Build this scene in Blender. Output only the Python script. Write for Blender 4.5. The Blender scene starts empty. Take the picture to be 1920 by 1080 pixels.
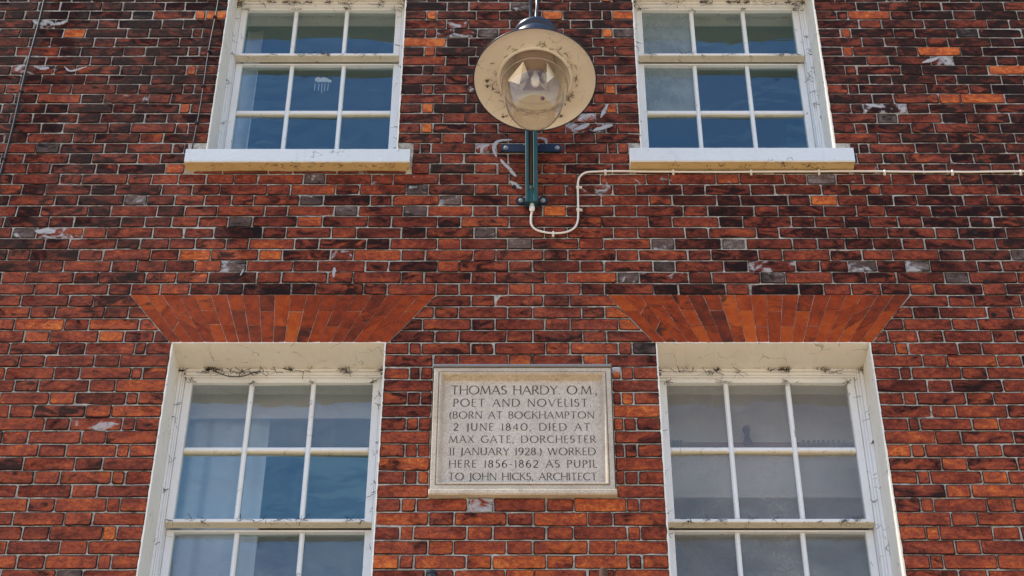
import bpy, bmesh, math, random
from mathutils import Vector, Matrix, noise
R = math.radians
scene = bpy.context.scene
C = scene.collection
rnd = random.Random(7)

# ------------------------------------------------------------------ camera, light, exposure
B = 6.857                      # height of the bed joint that runs over the flat arches
CAM = Vector((0.0, -6.665, 1.6))
cam = bpy.data.cameras.new('camera')
cam.sensor_width = 36.0
cam.lens = 62.28
cam.shift_x = -0.0078
cam.clip_start = 0.1
cam.clip_end = 2000
camo = bpy.data.objects.new('camera', cam)
C.objects.link(camo)
camo.location = CAM
camo.rotation_euler = (R(90 + 38.5), 0, 0)
scene.camera = camo

SUN_DIR = Vector((-0.50, -0.033, 0.84)).normalized()      # towards the sun: high, left, almost in the plane of the wall
sun_el = math.asin(SUN_DIR.z)
world = bpy.data.worlds.new('World')
scene.world = world
world.use_nodes = True
wn = world.node_tree
wn.nodes.clear()
w_out = wn.nodes.new('ShaderNodeOutputWorld')
w_bg = wn.nodes.new('ShaderNodeBackground')
w_sky = wn.nodes.new('ShaderNodeTexSky')
w_sky.sky_type = 'NISHITA'
w_sky.sun_disc = False
w_sky.sun_elevation = sun_el
w_sky.sun_rotation = math.atan2(SUN_DIR.x, SUN_DIR.y)
w_sky.air_density = 1.0
w_sky.dust_density = 0.3
w_sky.ozone_density = 4.0
w_bg.inputs['Strength'].default_value = 0.15
# thin broken cloud over the whole sky
w_tc = wn.nodes.new('ShaderNodeTexCoord')
w_map = wn.nodes.new('ShaderNodeMapping')
w_map.inputs['Scale'].default_value = (2.2, 2.2, 4.5)
w_no = wn.nodes.new('ShaderNodeTexNoise')
w_no.inputs['Scale'].default_value = 1.7
w_no.inputs['Detail'].default_value = 7
w_no.inputs['Roughness'].default_value = 0.56
w_no.inputs['Distortion'].default_value = 0.5
w_rp = wn.nodes.new('ShaderNodeValToRGB')
w_rp.color_ramp.elements[0].position = 0.45
w_rp.color_ramp.elements[1].position = 0.74
w_mix = wn.nodes.new('ShaderNodeMixRGB')
w_mix.inputs['Color2'].default_value = (7.5, 7.9, 8.6, 1)
w_lim = wn.nodes.new('ShaderNodeMath'); w_lim.operation = 'MULTIPLY'; w_lim.inputs[1].default_value = 0.55
L = wn.links.new
L(w_tc.outputs['Generated'], w_map.inputs['Vector']); L(w_map.outputs[0], w_no.inputs['Vector'])
L(w_no.outputs['Fac'], w_rp.inputs['Fac']); L(w_rp.outputs['Color'], w_lim.inputs[0])
L(w_lim.outputs[0], w_mix.inputs['Fac']); L(w_sky.outputs[0], w_mix.inputs['Color1'])
L(w_mix.outputs[0], w_bg.inputs['Color']); L(w_bg.outputs[0], w_out.inputs['Surface'])

sl = bpy.data.lights.new('sun', 'SUN')
sl.energy = 3.4
sl.angle = R(0.5)
sl.color = (1.0, 0.90, 0.76)
so = bpy.data.objects.new('sun', sl)
C.objects.link(so)
so.location = (-6, -3, 16)
so.rotation_euler = SUN_DIR.to_track_quat('Z', 'Y').to_euler()

vs = scene.view_settings
vs.view_transform = 'Standard'
vs.look = 'None'
vs.exposure = 0.86
vs.gamma = 1.0
vs.use_curve_mapping = False
scene.cycles.max_bounces = 8
scene.cycles.transparent_max_bounces = 12

# ------------------------------------------------------------------ materials
def newmat(name):
    m = bpy.data.materials.new(name)
    m.use_nodes = True
    nt = m.node_tree
    return m, nt, nt.nodes['Principled BSDF'], nt.nodes['Material Output']

def N(nt, t, **kw):
    n = nt.nodes.new(t)
    for k, v in kw.items():
        if k in n.inputs: n.inputs[k].default_value = v
        else: setattr(n, k, v)
    return n

def ramp(nt, fac, stops):
    r = nt.nodes.new('ShaderNodeValToRGB')
    el = r.color_ramp.elements
    while len(el) < len(stops): el.new(0.5)
    for e, (p, c) in zip(el, stops):
        e.position = p
        e.color = c if len(c) == 4 else (*c, 1)
    nt.links.new(fac, r.inputs['Fac'])
    return r.outputs['Color']

def mixc(nt, fac, a, b, mode='MIX'):
    m = nt.nodes.new('ShaderNodeMixRGB'); m.blend_type = mode
    for s, v in (('Fac', fac), ('Color1', a), ('Color2', b)):
        if hasattr(v, 'is_linked') or hasattr(v, 'links'): nt.links.new(v, m.inputs[s])
        else: m.inputs[s].default_value = v if not isinstance(v, tuple) else (*v, 1)[:4]
    return m.outputs['Color']

def mth(nt, op, a, b=None, c=None, clamp=False):
    m = nt.nodes.new('ShaderNodeMath'); m.operation = op; m.use_clamp = clamp
    for i, v in enumerate((a, b, c)):
        if v is None: continue
        if isinstance(v, (int, float)): m.inputs[i].default_value = v
        else: nt.links.new(v, m.inputs[i])
    return m.outputs[0]

def pos_noise(nt, scale, detail=5, rough=0.55, dist=0.0, stretch=(1, 1, 1), offset=None):
    g = nt.nodes.new('ShaderNodeNewGeometry')
    mp = nt.nodes.new('ShaderNodeMapping')
    mp.inputs['Scale'].default_value = stretch
    nt.links.new(g.outputs['Position'], mp.inputs['Vector'])
    if offset is not None: nt.links.new(offset, mp.inputs['Location'])
    n = N(nt, 'ShaderNodeTexNoise', Scale=scale, Detail=detail, Roughness=rough, Distortion=dist)
    nt.links.new(mp.outputs[0], n.inputs['Vector'])
    return n.outputs['Fac']

def bump(nt, bsdf, h, dist, strength=1.0):
    b = N(nt, 'ShaderNodeBump', Strength=strength, Distance=dist)
    nt.links.new(h, b.inputs['Height']); nt.links.new(b.outputs[0], bsdf.inputs['Normal'])

def brick_material(name, stops, soot_col, rubbed=False):
    m, nt, p, o = newmat(name)
    a = N(nt, 'ShaderNodeAttribute', attribute_name='bv')
    sp = nt.nodes.new('ShaderNodeSeparateColor')
    nt.links.new(a.outputs['Color'], sp.inputs[0])
    tone, soot_vignette, lime = sp.outputs[0], sp.outputs[1], sp.outputs[2]
    seed = mth(nt, 'MULTIPLY', a.outputs['Alpha'], 37.0)
    cv = nt.nodes.new('ShaderNodeCombineXYZ')
    nt.links.new(seed, cv.inputs[0]); nt.links.new(seed, cv.inputs[1]); nt.links.new(seed, cv.inputs[2])
    off = cv.outputs[0]
    n_big = pos_noise(nt, 10.5, 5, 0.62, 0.8, (1, 1, 1.9), off)
    n_mid = pos_noise(nt, 24 if rubbed else 34, 6, 0.66 if rubbed else 0.74, 0.3, (1, 1, 1) if rubbed else (1, 1, 1.5), off)
    n_fine = pos_noise(nt, 210, 4, 0.7, 0.0, (1, 1, 1.5))
    n_var = pos_noise(nt, 6.5, 3, 0.5, 0.4, (1, 1, 2), off)
    k = 0.6 if rubbed else 1.0
    t = mth(nt, 'ADD', tone, mth(nt, 'MULTIPLY', mth(nt, 'SUBTRACT', n_mid, 0.5), 1.35 * k))
    t = mth(nt, 'ADD', t, mth(nt, 'MULTIPLY', mth(nt, 'SUBTRACT', n_var, 0.5), 0.75 * k), clamp=True)
    t = mth(nt, 'ADD', t, mth(nt, 'MULTIPLY', mth(nt, 'SUBTRACT', n_fine, 0.5), 0.45 * k), clamp=True)
    col = ramp(nt, t, stops)
    col = mixc(nt, 0.6, col, ramp(nt, n_fine, [(0.32, (0.35, 0.32, 0.3)), (0.55, (1, 1, 1)), (0.8, (1.4, 1.35, 1.3))]), 'MULTIPLY')
    # soot: cloudy black patches, strength per brick; sooty edges with painted joint shade
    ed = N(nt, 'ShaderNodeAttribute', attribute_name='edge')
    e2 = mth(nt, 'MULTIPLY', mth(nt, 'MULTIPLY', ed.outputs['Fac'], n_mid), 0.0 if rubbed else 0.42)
    sm = mth(nt, 'ADD', mth(nt, 'MULTIPLY', n_big, 0.55), mth(nt, 'MULTIPLY', n_mid, 0.35))
    sm = mth(nt, 'ADD', sm, mth(nt, 'MULTIPLY', n_fine, 0.10))
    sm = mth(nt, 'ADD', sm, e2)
    thr = mth(nt, 'SUBTRACT', 0.635, mth(nt, 'MULTIPLY', soot_vignette, 0.26))
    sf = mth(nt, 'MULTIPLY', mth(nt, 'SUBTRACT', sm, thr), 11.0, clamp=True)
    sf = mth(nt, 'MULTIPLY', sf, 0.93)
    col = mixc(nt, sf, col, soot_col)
    # grime, with crevice shade painted in, along the worn arrises
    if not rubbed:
        grime_shade = mth(nt, 'MULTIPLY', ed.outputs['Fac'], mth(nt, 'ADD', 0.35, mth(nt, 'MULTIPLY', n_big, 0.9)), clamp=True)
        col = mixc(nt, grime_shade, col, (0.022, 0.011, 0.009))
    # lime and mortar smears, running on from brick to brick
    n_l = pos_noise(nt, 13, 7, 0.62, 0.7, (1, 1, 1.3))
    thl = mth(nt, 'SUBTRACT', 0.84, mth(nt, 'MULTIPLY', lime, 0.5))
    lf = mth(nt, 'MULTIPLY', mth(nt, 'SUBTRACT', n_l, thl), 12.0, clamp=True)
    lf = mth(nt, 'MULTIPLY', lf, mth(nt, 'ADD', 0.35, n_mid, clamp=True))
    col = mixc(nt, lf, col, (0.42, 0.42, 0.43))
    nt.links.new(col, p.inputs['Base Color'])
    p.inputs['Roughness'].default_value = 0.6 if rubbed else 0.9
    p.inputs['Specular IOR Level'].default_value = 0.12
    h = mth(nt, 'ADD', mth(nt, 'MULTIPLY', n_mid, 1.0), mth(nt, 'MULTIPLY', n_fine, 0.3))
    bump(nt, p, h, 0.0012 if rubbed else 0.0065, 0.8)
    return m

M = {}
M['brick'] = brick_material('weathered_red_brick', [
    (0.0, (0.016, 0.009, 0.008)), (0.16, (0.042, 0.014, 0.010)), (0.36, (0.100, 0.025, 0.016)),
    (0.55, (0.200, 0.044, 0.027)), (0.72, (0.325, 0.070, 0.034)), (0.88, (0.48, 0.108, 0.030)), (1.0, (0.64, 0.19, 0.050))], (0.010, 0.007, 0.008))
M['rubbed'] = brick_material('rubbed_orange_brick', [
    (0.0, (0.05, 0.016, 0.010)), (0.28, (0.15, 0.027, 0.009)), (0.52, (0.30, 0.046, 0.009)),
    (0.78, (0.42, 0.080, 0.011)), (1.0, (0.50, 0.12, 0.016))], (0.035, 0.014, 0.008), True)
M['grey_brick'] = brick_material('grey_vitrified_brick', [
    (0.0, (0.035, 0.026, 0.024)), (0.5, (0.13, 0.085, 0.075)), (1.0, (0.36, 0.32, 0.30))], (0.014, 0.012, 0.012))

def mortar_material():
    m, nt, p, o = newmat('lime_mortar')
    n1 = pos_noise(nt, 22, 6, 0.7, 0.8)
    n2 = pos_noise(nt, 150, 4, 0.7)
    n3 = pos_noise(nt, 2.0, 3, 0.5)
    n = mth(nt, 'ADD', mth(nt, 'MULTIPLY', n1, 0.7), mth(nt, 'MULTIPLY', n3, 0.3))
    col = ramp(nt, n, [(0.33, (0.05, 0.035, 0.028)), (0.41, (0.21, 0.17, 0.14)), (0.50, (0.40, 0.36, 0.305)), (0.63, (0.60, 0.57, 0.51))])
    col = mixc(nt, 0.4, col, ramp(nt, n2, [(0.3, (0.3, 0.27, 0.25)), (0.6, (1, 1, 1))]), 'MULTIPLY')
    nt.links.new(col, p.inputs['Base Color'])
    p.inputs['Roughness'].default_value = 0.95
    bump(nt, p, mth(nt, 'ADD', n2, n1), 0.004, 0.8)
    return m
M['mortar'] = mortar_material()

def paint_material(name, base, aged, crack=0.5, dirt=0.5, rough=0.42, wood=True):
    m, nt, p, o = newmat(name)
    n1 = pos_noise(nt, 5, 5, 0.6, 0.6)
    n2 = pos_noise(nt, 60, 5, 0.65, 0.3)
    col = mixc(nt, mth(nt, 'MULTIPLY', n1, 0.8), base, aged)
    # hairline cracks: edges of a distorted voronoi, broken up by noise
    g = nt.nodes.new('ShaderNodeNewGeometry')
    nz = N(nt, 'ShaderNodeTexNoise', Scale=9, Detail=4)
    nt.links.new(g.outputs['Position'], nz.inputs['Vector'])
    ad = nt.nodes.new('ShaderNodeMixRGB'); ad.blend_type = 'ADD'; ad.inputs['Fac'].default_value = 0.13
    nt.links.new(g.outputs['Position'], ad.inputs['Color1']); nt.links.new(nz.outputs['Color'], ad.inputs['Color2'])
    v = N(nt, 'ShaderNodeTexVoronoi', Scale=7.0); v.feature = 'DISTANCE_TO_EDGE'
    nt.links.new(ad.outputs[0], v.inputs['Vector'])
    line = mth(nt, 'LESS_THAN', v.outputs['Distance'], 0.010)
    brk = mth(nt, 'GREATER_THAN', pos_noise(nt, 12, 3, 0.5), 0.66 - 0.14 * crack)
    ck = mth(nt, 'MULTIPLY', mth(nt, 'MULTIPLY', line, brk), 0.5)
    # speckled dirt
    sp = mth(nt, 'MULTIPLY', mth(nt, 'SUBTRACT', pos_noise(nt, 34, 7, 0.72, 0.5), 0.70 - 0.09 * dirt), 10, clamp=True)
    st = mth(nt, 'MULTIPLY', mth(nt, 'SUBTRACT', pos_noise(nt, 6, 6, 0.7, 1.0), 0.56), 1.5, clamp=True)
    col = mixc(nt, mth(nt, 'MULTIPLY', st, 0.5), col, tuple(c * 0.45 for c in aged))
    drip = mth(nt, 'MULTIPLY', mth(nt, 'SUBTRACT', pos_noise(nt, 3.0, 5, 0.7, 0.2, (14, 6, 1.0)), 0.56), 3.0, clamp=True)
    col = mixc(nt, mth(nt, 'MULTIPLY', drip, 0.4), col, tuple(c * 0.5 for c in aged))
    col = mixc(nt, mth(nt, 'MULTIPLY', sp, 0.75), col, (0.09, 0.07, 0.05))
    col = mixc(nt, ck, col, (0.07, 0.055, 0.045))
    nt.links.new(col, p.inputs['Base Color'])
    p.inputs['Roughness'].default_value = rough
    bump(nt, p, mth(nt, 'SUBTRACT', mth(nt, 'ADD', n2, n1), mth(nt, 'MULTIPLY', ck, 1.0)), 0.003, 0.6)
    return m
M['paint'] = paint_material('white_gloss_paint', (0.79, 0.81, 0.83), (0.70, 0.70, 0.67), 0.4, 0.7)
M['reveal'] = paint_material('white_painted_render', (0.80, 0.79, 0.75), (0.70, 0.63, 0.49), 0.9, 0.6, 0.6)
M['sill_paint'] = paint_material('white_sill_paint', (0.62, 0.68, 0.73), (0.58, 0.62, 0.64), 0.3, 0.5)
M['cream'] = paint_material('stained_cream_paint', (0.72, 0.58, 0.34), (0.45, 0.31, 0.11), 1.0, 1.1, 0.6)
M['rail'] = paint_material('cream_underside_paint', (0.76, 0.69, 0.54), (0.62, 0.52, 0.36), 0.9, 1.2, 0.5)  # cream for the undersides of rails and glazing bars

def simple(name, col, rough=0.5, metal=0.0, spec=0.5, var=0.25, scale=25, bmp=0.0, dirt=None, dthr=0.58):
    m, nt, p, o = newmat(name)
    n = pos_noise(nt, scale, 5, 0.6, 0.3)
    c = mixc(nt, mth(nt, 'MULTIPLY', n, var * 2), col, tuple(x * 0.55 for x in col))
    if dirt:
        n2 = pos_noise(nt, scale * 0.6, 6, 0.7, 0.6)
        c = mixc(nt, mth(nt, 'MULTIPLY', mth(nt, 'SUBTRACT', n2, dthr), 8, clamp=True), c, dirt)
    nt.links.new(c, p.inputs['Base Color'])
    p.inputs['Roughness'].default_value = rough
    p.inputs['Metallic'].default_value = metal
    p.inputs['Specular IOR Level'].default_value = spec
    if bmp: bump(nt, p, n, bmp)
    return m
M['stone'] = None
def stone_material(name, a, b, dark):
    m, nt, p, o = newmat(name)
    n1 = pos_noise(nt, 7, 6, 0.65, 0.4); n2 = pos_noise(nt, 130, 5, 0.75); n3 = pos_noise(nt, 38, 4, 0.6)
    col = ramp(nt, n1, [(0.35, a), (0.65, b)])
    col = mixc(nt, 0.75, col, ramp(nt, n2, [(0.3, (0.42, 0.38, 0.34)), (0.5, (0.92, 0.92, 0.92)), (0.75, (1.2, 1.2, 1.18))]), 'MULTIPLY')
    col = mixc(nt, mth(nt, 'MULTIPLY', mth(nt, 'SUBTRACT', n3, 0.6), 4, clamp=True), col, dark)
    g = nt.nodes.new('ShaderNodeNewGeometry')
    nt.links.new(col, p.inputs['Base Color'])
    p.inputs['Roughness'].default_value = 0.9
    bump(nt, p, mth(nt, 'ADD', n2, mth(nt, 'MULTIPLY', n3, 1.5)), 0.003, 0.7)
    return m
M['stone'] = stone_material('pale_limestone', (0.48, 0.41, 0.33), (0.62, 0.55, 0.45), (0.24, 0.19, 0.15))
M['panel'] = stone_material('grey_pink_limestone', (0.54, 0.48, 0.41), (0.65, 0.58, 0.50), (0.40, 0.33, 0.27))
M['ink'] = simple('dark_letter_paint', (0.045, 0.041, 0.038), 0.9, var=0.2, scale=90, dirt=(0.22, 0.19, 0.17), dthr=0.54)
M['lead'] = simple('grey_lead', (0.25, 0.26, 0.28), 0.5, 0.3, scale=30, bmp=0.001)
M['lichen'] = simple('yellow_lichen', (0.55, 0.42, 0.04), 0.95, scale=60, bmp=0.002)
M['teal'] = simple('weathered_teal_paint', (0.010, 0.085, 0.10), 0.42, var=0.35, scale=30, bmp=0.0006, dirt=(0.22, 0.27, 0.27), dthr=0.66)
M['navy'] = simple('navy_blue_paint', (0.005, 0.016, 0.045), 0.36, var=0.3, scale=30, bmp=0.0006, dirt=(0.2, 0.22, 0.26), dthr=0.69)
M['rust'] = simple('rusty_brown_metal', (0.10, 0.048, 0.024), 0.8, var=0.45, scale=45, bmp=0.001, dirt=(0.03, 0.018, 0.012))
M['bolt'] = simple('galvanised_bolt', (0.45, 0.48, 0.46), 0.4, 0.7, scale=60)
M['cable'] = simple('cream_cable_sheath', (0.76, 0.73, 0.67), 0.45, var=0.12, scale=35, dirt=(0.25, 0.2, 0.15), dthr=0.70)
M['black'] = simple('black_cable_sheath', (0.012, 0.013, 0.017), 0.4, scale=35)
M['pipe_dark'] = simple('black_iron_pipe', (0.03, 0.033, 0.035), 0.35, 0.3, scale=35)
M['smear'] = simple('lime_smear', (0.42, 0.42, 0.44), 0.9, var=0.3, scale=30, bmp=0.002, dirt=(0.10, 0.05, 0.04), dthr=0.58)
M['cobweb'] = simple('dusty_dark_twig', (0.045, 0.032, 0.022), 0.95, scale=60)
M['hole'] = simple('dark_hole', (0.008, 0.006, 0.005), 0.95, scale=60)
M['concrete'] = simple('dull_red_masonry', (0.12, 0.05, 0.035), 0.9, scale=8)  # dull red base colour of the masonry core
M['room_white'] = simple('room_white_plaster', (0.74, 0.71, 0.66), 0.9, var=0.08, scale=3)
M['room_wall'] = simple('room_painted_wall', (0.34, 0.38, 0.42), 0.9, var=0.08, scale=3)
M['room_floor'] = simple('room_carpet', (0.12, 0.10, 0.10), 0.95, scale=3)
M['mahogany'] = simple('mahogany_pole', (0.22, 0.055, 0.035), 0.4, var=0.3, scale=20)
M['purple'] = simple('dusky_purple_fabric', (0.045, 0.03, 0.05), 0.9, var=0.3, scale=40)
M['orange_lens'] = simple('orange_plastic', (0.9, 0.22, 0.02), 0.35, scale=30, var=0.05)
M['blue_lens'] = simple('blue_plastic', (0.005, 0.012, 0.35), 0.3, scale=30, var=0.05)
M['mirror'] = simple('polished_reflector', (0.85, 0.85, 0.83), 0.16, 1.0, scale=30, var=0.12)
M['bulb'] = simple('frosted_bulb', (0.75, 0.75, 0.72), 0.3, scale=30, var=0.05)
M['gear'] = simple('dusty_gear_tray', (0.36, 0.28, 0.24), 0.6, scale=30, var=0.25)

def enamel():
    m, nt, p, o = newmat('cracked_cream_enamel')
    n1 = pos_noise(nt, 9, 5, 0.6, 0.6)
    col = mixc(nt, n1, (0.74, 0.73, 0.68), (0.62, 0.60, 0.54))
    g = nt.nodes.new('ShaderNodeNewGeometry')
    nz = N(nt, 'ShaderNodeTexNoise', Scale=10, Detail=5)
    nt.links.new(g.outputs['Position'], nz.inputs['Vector'])
    ad = nt.nodes.new('ShaderNodeMixRGB'); ad.blend_type = 'ADD'; ad.inputs['Fac'].default_value = 0.16
    nt.links.new(g.outputs['Position'], ad.inputs['Color1']); nt.links.new(nz.outputs['Color'], ad.inputs['Color2'])
    v = N(nt, 'ShaderNodeTexVoronoi', Scale=11.0); v.feature = 'DISTANCE_TO_EDGE'
    nt.links.new(ad.outputs[0], v.inputs['Vector'])
    line = mth(nt, 'LESS_THAN', v.outputs['Distance'], 0.008)
    brk = mth(nt, 'GREATER_THAN', pos_noise(nt, 11, 4, 0.6), 0.52)
    ck = mth(nt, 'MULTIPLY', mth(nt, 'MULTIPLY', line, brk), 0.62)
    spk = mth(nt, 'MULTIPLY', mth(nt, 'SUBTRACT', pos_noise(nt, 42, 7, 0.75, 0.8), 0.675), 9, clamp=True)
    col = mixc(nt, mth(nt, 'MULTIPLY', spk, 0.6), col, (0.11, 0.07, 0.04))
    col = mixc(nt, ck, col, (0.10, 0.07, 0.05))
    nt.links.new(col, p.inputs['Base Color'])
    p.inputs['Roughness'].default_value = 0.45
    return m
M['enamel'] = enamel()

def glass(name, tint, dust, ior=1.5, dust_col=(0.5, 0.52, 0.55), wave=0.0, dscale=5.0, boost=1.0, refl=(0.45, 0.86, 1.0)):
    m, nt, p, o = newmat(name)
    nt.nodes.remove(p)
    tr = N(nt, 'ShaderNodeBsdfTransparent'); tr.inputs[0].default_value = (*tint, 1)
    gl = N(nt, 'ShaderNodeBsdfGlossy', Roughness=0.015); gl.inputs['Color'].default_value = (*refl, 1)
    lw = N(nt, 'ShaderNodeLayerWeight', Blend=0.5)
    f0 = ((ior - 1) / (ior + 1)) ** 2
    frs = mth(nt, 'ADD', mth(nt, 'MULTIPLY', mth(nt, 'POWER', lw.outputs['Facing'], 5.0), 1 - f0), f0)
    df = N(nt, 'ShaderNodeBsdfDiffuse'); df.inputs[0].default_value = (*dust_col, 1)
    if wave:
        n = pos_noise(nt, 3.2, 3, 0.45, 0.3, (1, 1, 1.6))
        b = N(nt, 'ShaderNodeBump', Strength=1.0, Distance=wave)
        nt.links.new(n, b.inputs['Height']); nt.links.new(b.outputs[0], gl.inputs['Normal'])
    mx = N(nt, 'ShaderNodeMixShader'); mx2 = N(nt, 'ShaderNodeMixShader')
    f2 = mth(nt, 'MULTIPLY', frs, boost, clamp=True)
    nt.links.new(f2, mx.inputs[0]); nt.links.new(tr.outputs[0], mx.inputs[1]); nt.links.new(gl.outputs[0], mx.inputs[2])
    dn = mth(nt, 'ADD', mth(nt, 'MULTIPLY', pos_noise(nt, dscale, 5, 0.6, 0.4), 0.6), mth(nt, 'MULTIPLY', pos_noise(nt, 90, 5, 0.8), 0.4))
    dm = mth(nt, 'MULTIPLY', mth(nt, 'ADD', mth(nt, 'SUBTRACT', dn, 0.5), 0.35), dust * 2.4, clamp=True)
    spk = mth(nt, 'MULTIPLY', mth(nt, 'SUBTRACT', pos_noise(nt, 60, 4, 0.6, 0.5), 0.74), 12, clamp=True)
    dm = mth(nt, 'ADD', dm, mth(nt, 'MULTIPLY', spk, 0.4), clamp=True)
    nt.links.new(dm, mx2.inputs[0]); nt.links.new(mx.outputs[0], mx2.inputs[1]); nt.links.new(df.outputs[0], mx2.inputs[2])
    nt.links.new(mx2.outputs[0], o.inputs['Surface'])
    return m
M['glass'] = glass('old_window_glass', (0.86, 0.9, 0.9), 0.012, 1.6, wave=0.005, boost=2.9)
M['glass_dusty'] = glass('dusty_window_glass', (0.80, 0.82, 0.83), 0.22, 1.55, dust_col=(0.42, 0.42, 0.42), wave=0.005, boost=2.8)
M['glass_grey'] = glass('grimy_window_glass', (0.80, 0.82, 0.83), 0.38, 1.5, dust_col=(0.46, 0.44, 0.42), dscale=2.2, wave=0.005, boost=1.6)
M['glass_milky'] = glass('milky_window_glass', (0.7, 0.74, 0.74), 0.42, 1.6, dust_col=(0.42, 0.52, 0.55), wave=0.005, boost=1.6)
M['bowl'] = glass('dusty_lamp_bowl', (0.95, 0.93, 0.89), 0.025, 1.5, dust_col=(0.42, 0.36, 0.28), dscale=14, boost=1.6, refl=(1, 1, 1))
def cloth(name, col):
    m, nt, p, o = newmat(name)
    p.inputs['Base Color'].default_value = (*col, 1)
    p.inputs['Roughness'].default_value = 0.9
    n = pos_noise(nt, 60, 3, 0.6); bump(nt, p, n, 0.001)
    return m
M['curtain'] = cloth('white_voile', (0.50, 0.54, 0.58))
def paving():
    m, nt, p, o = newmat('buff_street_paving')
    g = nt.nodes.new('ShaderNodeNewGeometry')
    bt = N(nt, 'ShaderNodeTexBrick', Scale=1.6)
    bt.inputs['Color1'].default_value = (0.50, 0.36, 0.20, 1); bt.inputs['Color2'].default_value = (0.45, 0.32, 0.18, 1)
    bt.inputs['Mortar'].default_value = (0.2, 0.17, 0.14, 1); bt.inputs['Mortar Size'].default_value = 0.012
    nt.links.new(g.outputs['Position'], bt.inputs['Vector'])
    nt.links.new(bt.outputs['Color'], p.inputs['Base Color'])
    p.inputs['Roughness'].default_value = 0.9
    return m
M['paving'] = paving()

# ------------------------------------------------------------------ helpers
def tag(o, label=None, cat=None, group=None, kind=None):
    if label: o['label'] = label
    if cat: o['category'] = cat
    if group: o['group'] = group
    if kind: o['kind'] = kind
    return o

def empty(name, loc, parent=None):
    o = bpy.data.objects.new(name, None)
    o.empty_display_size = 0.1
    C.objects.link(o)
    if parent is not None:
        o.parent = parent
        o.location = Vector(loc) - world_loc[parent.name]
    else: o.location = loc
    world_loc[o.name] = Vector(loc)
    return o
world_loc = {}

def mesh_obj(name, verts, faces, mat, parent=None, origin=None, smooth=False, mats=None, fmat=None):
    """verts in world coordinates; the object's origin goes to the given point (or the centre of its box)"""
    if origin is None:
        lo = [min(v[i] for v in verts) for i in range(3)]; hi = [max(v[i] for v in verts) for i in range(3)]
        origin = [(a + b) / 2 for a, b in zip(lo, hi)]
    ox, oy, oz = origin
    me = bpy.data.meshes.new(name)
    me.from_pydata([(v[0] - ox, v[1] - oy, v[2] - oz) for v in verts], [], faces)
    for mm in (mats or [mat]): me.materials.append(M[mm] if isinstance(mm, str) else mm)
    if fmat: me.polygons.foreach_set('material_index', fmat)
    if smooth: me.polygons.foreach_set('use_smooth', [True] * len(me.polygons))
    me.update()
    o = bpy.data.objects.new(name, me)
    C.objects.link(o)
    if parent is not None:
        o.parent = parent
        o.location = Vector(origin) - world_loc[parent.name]
    else: o.location = origin
    world_loc[o.name] = Vector(origin)
    return o

class MB:
    def __init__(s): s.v = []; s.f = []; s.m = []
    def add(s, v, f, m=0):
        n = len(s.v); s.v += [tuple(p) for p in v]; s.f += [tuple(i + n for i in q) for q in f]; s.m += [m] * len(f); return s
    def box(s, x0, x1, y0, y1, z0, z1, b=0.0, m=0):
        """box with optional chamfer on the front (low y) edges"""
        if b <= 0:
            v = [(x, y, z) for x in (x0, x1) for y in (y0, y1) for z in (z0, z1)]
            f = [(0, 1, 3, 2), (4, 6, 7, 5), (0, 4, 5, 1), (2, 3, 7, 6), (0, 2, 6, 4), (1, 5, 7, 3)]
            return s.add(v, f, m)
        v = [(x0 + b, y0, z0 + b), (x1 - b, y0, z0 + b), (x1 - b, y0, z1 - b), (x0 + b, y0, z1 - b),
             (x0, y0 + b, z0), (x1, y0 + b, z0), (x1, y0 + b, z1), (x0, y0 + b, z1),
             (x0, y1, z0), (x1, y1, z0), (x1, y1, z1), (x0, y1, z1)]
        f = [(0, 1, 2, 3)]
        for r in (0, 4):
            for i in range(4):
                j = (i + 1) % 4
                f.append((r + i, r + 4 + i, r + 4 + j, r + j))
        f.append((8, 11, 10, 9))
        return s.add(v, f, m)
    def tube(s, pts, r, n=8, cap=True, m=0):
        pts = [Vector(p) for p in pts]
        rs = r if isinstance(r, (list, tuple)) else [r] * len(pts)
        t0 = (pts[1] - pts[0]).normalized()
        up = Vector((0, 0, 1)) if abs(t0.z) < 0.9 else Vector((1, 0, 0))
        u = t0.cross(up).normalized()
        V = []
        for i, p in enumerate(pts):
            t = (pts[min(i + 1, len(pts) - 1)] - pts[max(i - 1, 0)]).normalized()
            u = (u - t * u.dot(t)).normalized(); w = t.cross(u)
            for k in range(n):
                a = 2 * math.pi * k / n
                V.append(p + (u * math.cos(a) + w * math.sin(a)) * rs[i])
        F = []
        for i in range(len(pts) - 1):
            for k in range(n):
                k2 = (k + 1) % n
                F.append((i * n + k, i * n + k2, (i + 1) * n + k2, (i + 1) * n + k))
        if cap:
            F.append(tuple(range(n - 1, -1, -1))); F.append(tuple((len(pts) - 1) * n + k for k in range(n)))
        return s.add(V, F, m)
    def build(s, name, mat, parent=None, **k):
        if isinstance(mat, (list, tuple)): return mesh_obj(name, s.v, s.f, None, parent, mats=mat, fmat=s.m, **k)
        return mesh_obj(name, s.v, s.f, mat, parent, **k)

def lathe(profile, origin, axis, n=48, closed=False):
    """profile: (radius, height along axis)"""
    ax = Vector(axis).normalized(); u = ax.orthogonal().normalized(); w = ax.cross(u)
    o = Vector(origin); V = []; F = []
    for r, h in profile:
        for k in range(n):
            a = 2 * math.pi * k / n
            V.append(o + ax * h + (u * math.cos(a) + w * math.sin(a)) * r)
    m = len(profile)
    for i in range(m - 1 if not closed else m):
        j = (i + 1) % m
        for k in range(n):
            k2 = (k + 1) % n
            F.append((i * n + k, i * n + k2, j * n + k2, j * n + k))
    return V, F

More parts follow.
